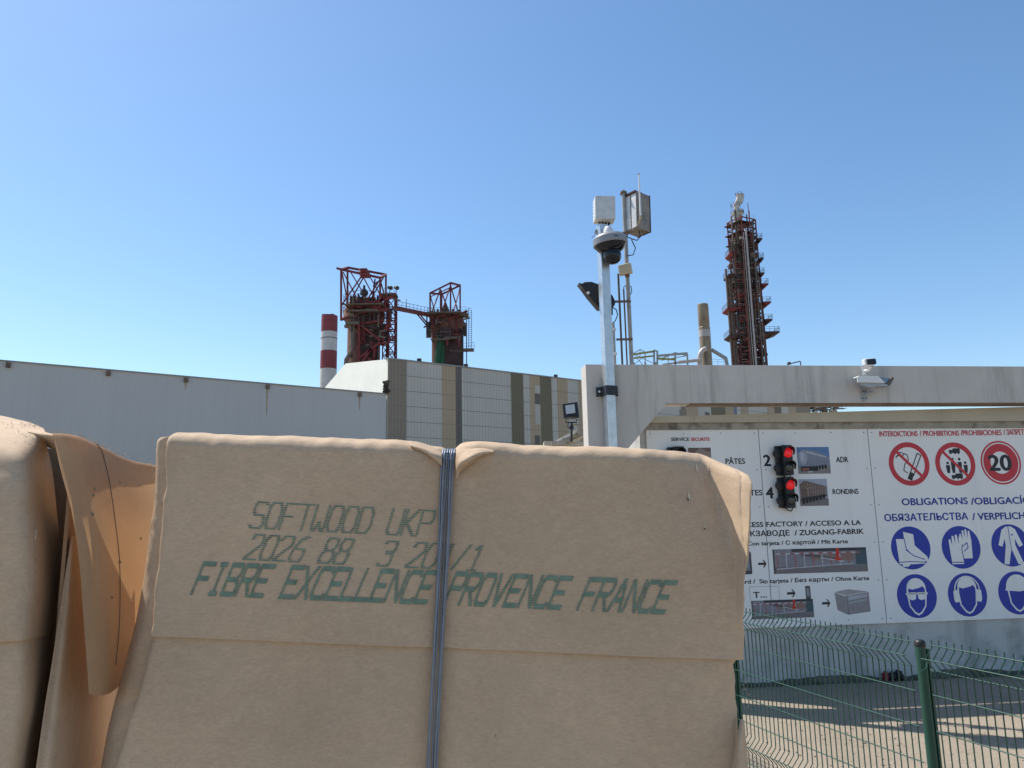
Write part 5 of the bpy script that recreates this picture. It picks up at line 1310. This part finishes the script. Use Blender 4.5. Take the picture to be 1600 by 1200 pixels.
# side sheet peeping out at the left edge
_, mb = grid_patch([[(246,702,1.20),(252,684,1.182),(285,686,1.180)],[(243,783,1.19),(252,783,1.180),(285,783,1.178)],[(235,833,1.19),(245,833,1.178),(280,833,1.176)],[(229,888,1.19),(238,900,1.178),(270,900,1.176)],[(214,971,1.20),(226,975,1.175),(250,980,1.168)],
   [(196,1040,1.20),(210,1042,1.178),(240,1045,1.17)],[(177,1113,1.21),(192,1115,1.18),(225,1118,1.172)],[(161,1191,1.21),(175,1195,1.185),(205,1200,1.175)],[(110,1500,1.22),(125,1500,1.19),(150,1500,1.18)]], 12, 90, .004, 12, 22)
mb.build('side_flap', M['kraft'], bale, smooth=True, solid=.0016, fixn=False)
_, mb = grid_patch([[(1157,1124,1.150),(1160,1124,1.150),(1163,1125,1.16)],[(1151,1150,1.152),(1157,1148,1.130),(1165,1150,1.150)],[(1146,1180,1.152),(1154,1178,1.122),(1168,1180,1.148)],[(1140,1230,1.152),(1152,1228,1.120),(1170,1230,1.146)],[(1136,1300,1.152),(1150,1300,1.130),(1168,1300,1.15)]], 14, 30, .004, 6, 30)
mb.build('torn_flap', M['kraft'], bale, smooth=True, fixn=False)
# torn paper nicks on the front
mb = MB()
for (x,y,l,wd_) in ((1079,775,15,3.2),(1103,824,6,2.6),(1096,730,16,2.2),(1110,744,5,2.0)):
    q = [bp(x-wd_*.3,y-l/2,.002), bp(x+wd_*.6,y-l*.1,.0035), bp(x+wd_*.4,y+l/2,.0025), bp(x-wd_*.6,y+l*.2,.002)]
    mb.poly(q)
mb.parts('torn_nick', M['pulp'], bale, fixn=False)
mb = MB()
for (x,y,l,wd_) in ((1077,780,7,2.4),(1102,826,4,2.6)):
    mb.poly([bp(x-wd_*.5,y-l/2,.0042), bp(x+wd_*.4,y-l*.2,.0042), bp(x+wd_*.3,y+l/2,.0042), bp(x-wd_*.6,y+l*.3,.0042)])
mb.parts('dark_nick', M['wire_dark'], bale, fixn=False)
# fuzz of torn fibres
def fuzz(mb, p0, p1, n, h, seed, spread=.004):
    rnd = random.Random(seed)
    for k in range(n):
        b = p0.lerp(p1, rnd.random())+Vector((rnd.uniform(-spread,spread),rnd.uniform(-spread,spread),rnd.uniform(-spread*.4,spread*.4)))
        d = Vector((rnd.uniform(-1,1),rnd.uniform(-.8,.4),rnd.uniform(-.1,1))).normalized()*h*rnd.uniform(.3,1.3); s_ = Vector((rnd.uniform(-1,1),0,rnd.uniform(-1,1))).normalized()*.0004
        m_ = b+d*.5+Vector((0,0,h*.1)); mb.poly([b-s_,b+s_,m_+s_*.7,m_-s_*.7]); mb.poly([m_-s_*.7,m_+s_*.7,b+d])
mbs = []
def fz(*a): m_ = MB(); fuzz(m_, *a); mbs.append(m_)
fz(pix(245,700,1.18), pix(243,783,1.19), 60, .006, 1); fz(pix(241,810,1.185), pix(229,888,1.19), 70, .006, 2); fz(pix(196,1040,1.2), pix(161,1191,1.21), 70, .005, 3)
fz(pix(1164,1040,1.165), pix(1166,1200,1.165), 50, .005, 5)
for m_ in mbs: m_.build('torn_fibres', M['pulp'], bale, fixn=False)

# ------------------------------------------------------------------ left bale
lb0 = pix(-60,1500,1.3)
lb = thing('pulp_bale', (lb0.x, 1.3, bz.z), "kraft wrapped bale at the left edge with a deep gift wrap fold", "pulp bale", "paper wrapped pulp bales")
zb_ = bz.z
def zrow(px, Y): # pixel row where z = bale bottom
    lo_, hi_ = 900, 2600
    for _ in range(40):
        m_ = (lo_+hi_)/2
        if pix(px, m_, Y).z > zb_: lo_ = m_
        else: hi_ = m_
    return lo_
# core of pressed pulp, hollowed to darken the slot and backlight the fold
zc_ = pix(90,684,1.42).z; zc2 = pix(92,690,1.15).z
mb = MB(); c4 = [(-1.6,1.19),(-.82,1.19),(-.90,1.42),(-.80,1.42),(-.80,1.45),(-1.02,1.50),(-1.02,1.68),(-1.6,1.68)]
mb.prism([(x,y,zb_+.01) for x,y in c4], (0,0,zc_-zb_-.03)); mb.build('pulp_core', M['core'], lb)
mb = MB(); mb.prism([(x,y,zb_+.01) for x,y in ((-.80,1.42),(-.672,1.165),(-.668,1.168),(-.79,1.44))], (0,0,zc2-zb_-.03)); mb.build('slot_light_block', M['core'], lb)  # added sheet that blocks light from reaching the slot, hidden behind the outer fold
A_rows = [
 [(-260,640,1.66),(-100,644,1.66),(-20,648,1.62),(40,660,1.5),(66,670,1.34)],
 [(-260,655,1.30),(-100,658,1.30),(-20,660,1.29),(30,664,1.26),(70,676,1.20)],
 [(-260,690,1.16),(-100,690,1.16),(-20,692,1.15),(30,700,1.14),(70,690,1.20)],
 [(-260,740,1.12),(-100,740,1.12),(-20,740,1.11),(42,744,1.12),(80,738,1.24)],
 [(-260,800,1.11),(-100,800,1.11),(-20,800,1.10),(45,800,1.115),(86,795,1.26)],
 [(-260,850,1.11),(-100,850,1.11),(-20,850,1.10),(48,850,1.11),(90,848,1.26)],
 [(-260,930,1.11),(-100,930,1.11),(-20,930,1.10),(48,930,1.11),(86,926,1.24)],
 [(-260,1010,1.11),(-100,1010,1.11),(0,1003,1.10),(42,1000,1.108),(77,990,1.22)]]
_, mb = grid_patch(A_rows, 90, 110, .0035, 2, 9); mb.build('front_sheet', M['kraft'], lb, smooth=True, solid=.002, fixn=False)
A2 = [[(-260,985,1.118),(-100,985,1.118),(0,980,1.108),(42,978,1.116),(77,975,1.228)],[(-260,1090,1.115),(-100,1090,1.115),(-10,1090,1.107),(38,1090,1.112),(67,1085,1.21)],
 [(-260,1200,1.115),(-100,1200,1.115),(-20,1200,1.107),(24,1200,1.112),(50,1200,1.20)],[(-260,zrow(-260,1.115),1.115),(-100,zrow(-100,1.115),1.115),(-60,zrow(-60,1.115),1.115),(-20,zrow(-20,1.12),1.12),(5,zrow(5,1.16),1.16)]]
_, mb = grid_patch(A2, 70, 80, .002, 8, 9); mb.build('lower_sheet', M['kraft'], lb, smooth=True, solid=.002, fixn=False)
C_rows = [
 [(82,684,1.15),(121,690,1.215),(161,708,1.325),(203,727,1.465),(246,736,1.635)],
 [(82,678,1.135),(121,682,1.20),(161,700,1.31),(203,719,1.45),(246,728,1.62)],
 [(84,684,1.115),(122,692,1.18),(162,712,1.29),(204,730,1.43),(247,738,1.60)],
 [(95,735,1.11),(128,740,1.16),(168,752,1.27),(208,768,1.42),(248,780,1.60)],
 [(112,800,1.11),(137,802,1.14),(174,810,1.25),(211,815,1.40),(247,822,1.58)],
 [(123,870,1.11),(146,872,1.13),(180,880,1.24),(211,885,1.38),(243,890,1.55)],
 [(130,960,1.11),(151,965,1.13),(179,970,1.22),(206,975,1.34),(235,980,1.50)],
 [(136,1040,1.11),(153,1044,1.13),(173,1045,1.20),(193,1045,1.30),(216,1042,1.45)],
 [(139,1084,1.115),(152,1087,1.13),(169,1084,1.20),(187,1072,1.28),(204,1060,1.40)]]
_, mb = grid_patch([[(40,668,1.24),(58,672,1.21),(72,675,1.17),(90,680,1.135)],[(44,676,1.19),(60,680,1.18),(74,683,1.16),(92,686,1.135)],[(56,690,1.24),(68,694,1.26),(78,700,1.24),(96,706,1.16)]], 20, 12, .002, 4, 20); mb.build('fold_corner', M['kraft'], lb, smooth=True, fixn=False)
evC, mb = grid_patch(C_rows, 70, 110, .0045, 5, 8); mb.build('outer_fold', M['kraft_thin'], lb, smooth=True, fixn=False)
B_rows = [
 [(111,838,1.170),(119,838,1.19),(134,845,1.30),(165,860,1.55)],
 [(97,930,1.160),(116,930,1.18),(146,940,1.34),(190,950,1.68)],
 [(82,1030,1.150),(108,1030,1.17),(150,1040,1.36),(203,1050,1.75)],
 [(69,1110,1.14),(100,1115,1.16),(150,1120,1.36),(198,1120,1.78)],
 [(54,1215,1.13),(88,1220,1.15),(142,1230,1.36),(190,1225,1.78)],
 [(5,zrow(5,1.14),1.14),(40,zrow(40,1.15),1.15),(100,zrow(100,1.36),1.36),(145,zrow(145,1.78),1.78)]]
_, mb = grid_patch(B_rows, 50, 90, .005, 9, 10); mb.build('inner_fold', M['kraft'], lb, smooth=True, fixn=False)
mb = MB(); pts = [evC(.47+.10*t_**.7, .20+.66*t_)+Vector((.003,-.003,0)) for t_ in [k/40 for k in range(41)]]; mb.tube(pts, .0007, 6)
mb.tube([evC(.47,.20)+Vector((.003,-.003,0)), evC(.43,.14)+Vector((.003,-.002,.001)), evC(.41,.05)], .0007, 6)
mb.build('tie_wire', M['wire_dark'], lb, smooth=True)
mb = MB()
for a, b, n, h, s_ in (((-30,658,1.26),(60,668,1.22),90,.007,1),((75,676,1.2),(122,680,1.24),70,.006,2),((122,681,1.24),(170,702,1.36),110,.008,3),((170,702,1.36),(240,726,1.58),90,.008,4),((10,668,1.2),(60,690,1.15),30,.005,6)):
    mb = MB(); fuzz(mb, pix(*a), pix(*b), n, h, s_, .006); mb.build('torn_fibres', M['pulp'], lb, fixn=False)
mb = MB(); rnd = random.Random(6)
for (x,y,l,wd_) in ((57,835,16,.8),(50,915,10,.7)):
    mb.poly([pix(x-wd_,y-l/2,1.1),pix(x+wd_,y-l/2,1.1),pix(x+wd_-2,y+l/2,1.1),pix(x-wd_-2,y+l/2,1.1)])
for uv in ((.3,.5),(.55,.62),(.36,.42),(.34,.44),(.8,.55),(.45,.7),(.62,.36)):
    p = evC(*uv)+Vector((.003,-.004,0)); r_ = rnd.uniform(.0015,.0035); mb.poly([p+Vector((r_*math.cos(a/8*6.28)*rnd.uniform(.6,1),0,r_*math.sin(a/8*6.28)*rnd.uniform(.6,1.4))) for a in range(8)])
mb.build('dirt_fleck', M['rust'], lb, fixn=False)

# the bales stand on a second tier of the same bales, below the frame
for nm, x0, x1, y0, lab in (('pulp_bale', bfront(130,1500).x, bfront(1155,1500).x, 1.16, "lower bale carrying the stencilled bale"), ('pulp_bale', -1.6, -.72, 1.14, "lower bale carrying the folded left bale")):
    t_ = thing(nm, ((x0+x1)/2, y0+.3, 0), lab, "pulp bale", "paper wrapped pulp bales")
    W_ = x1-x0; xs = dens(W_, 40, .03); ys = dens(.62, 20, .03); zs = dens(zb_-.012, 40, .03)
    v, f = rounded(xs, ys, zs, W_, .62, zb_-.012, .03)
    mb = MB(); mb.v = [Vector((x0+p.x+.006*noise.noise(p*5), y0+p.y+.006*noise.noise(p*6+Vector((4,0,0))), p.z)) for p in v]; mb.f = f; mb.m = [0]*len(f)
    mb.build('body', M['kraft'], t_, smooth=True, fixn=False)
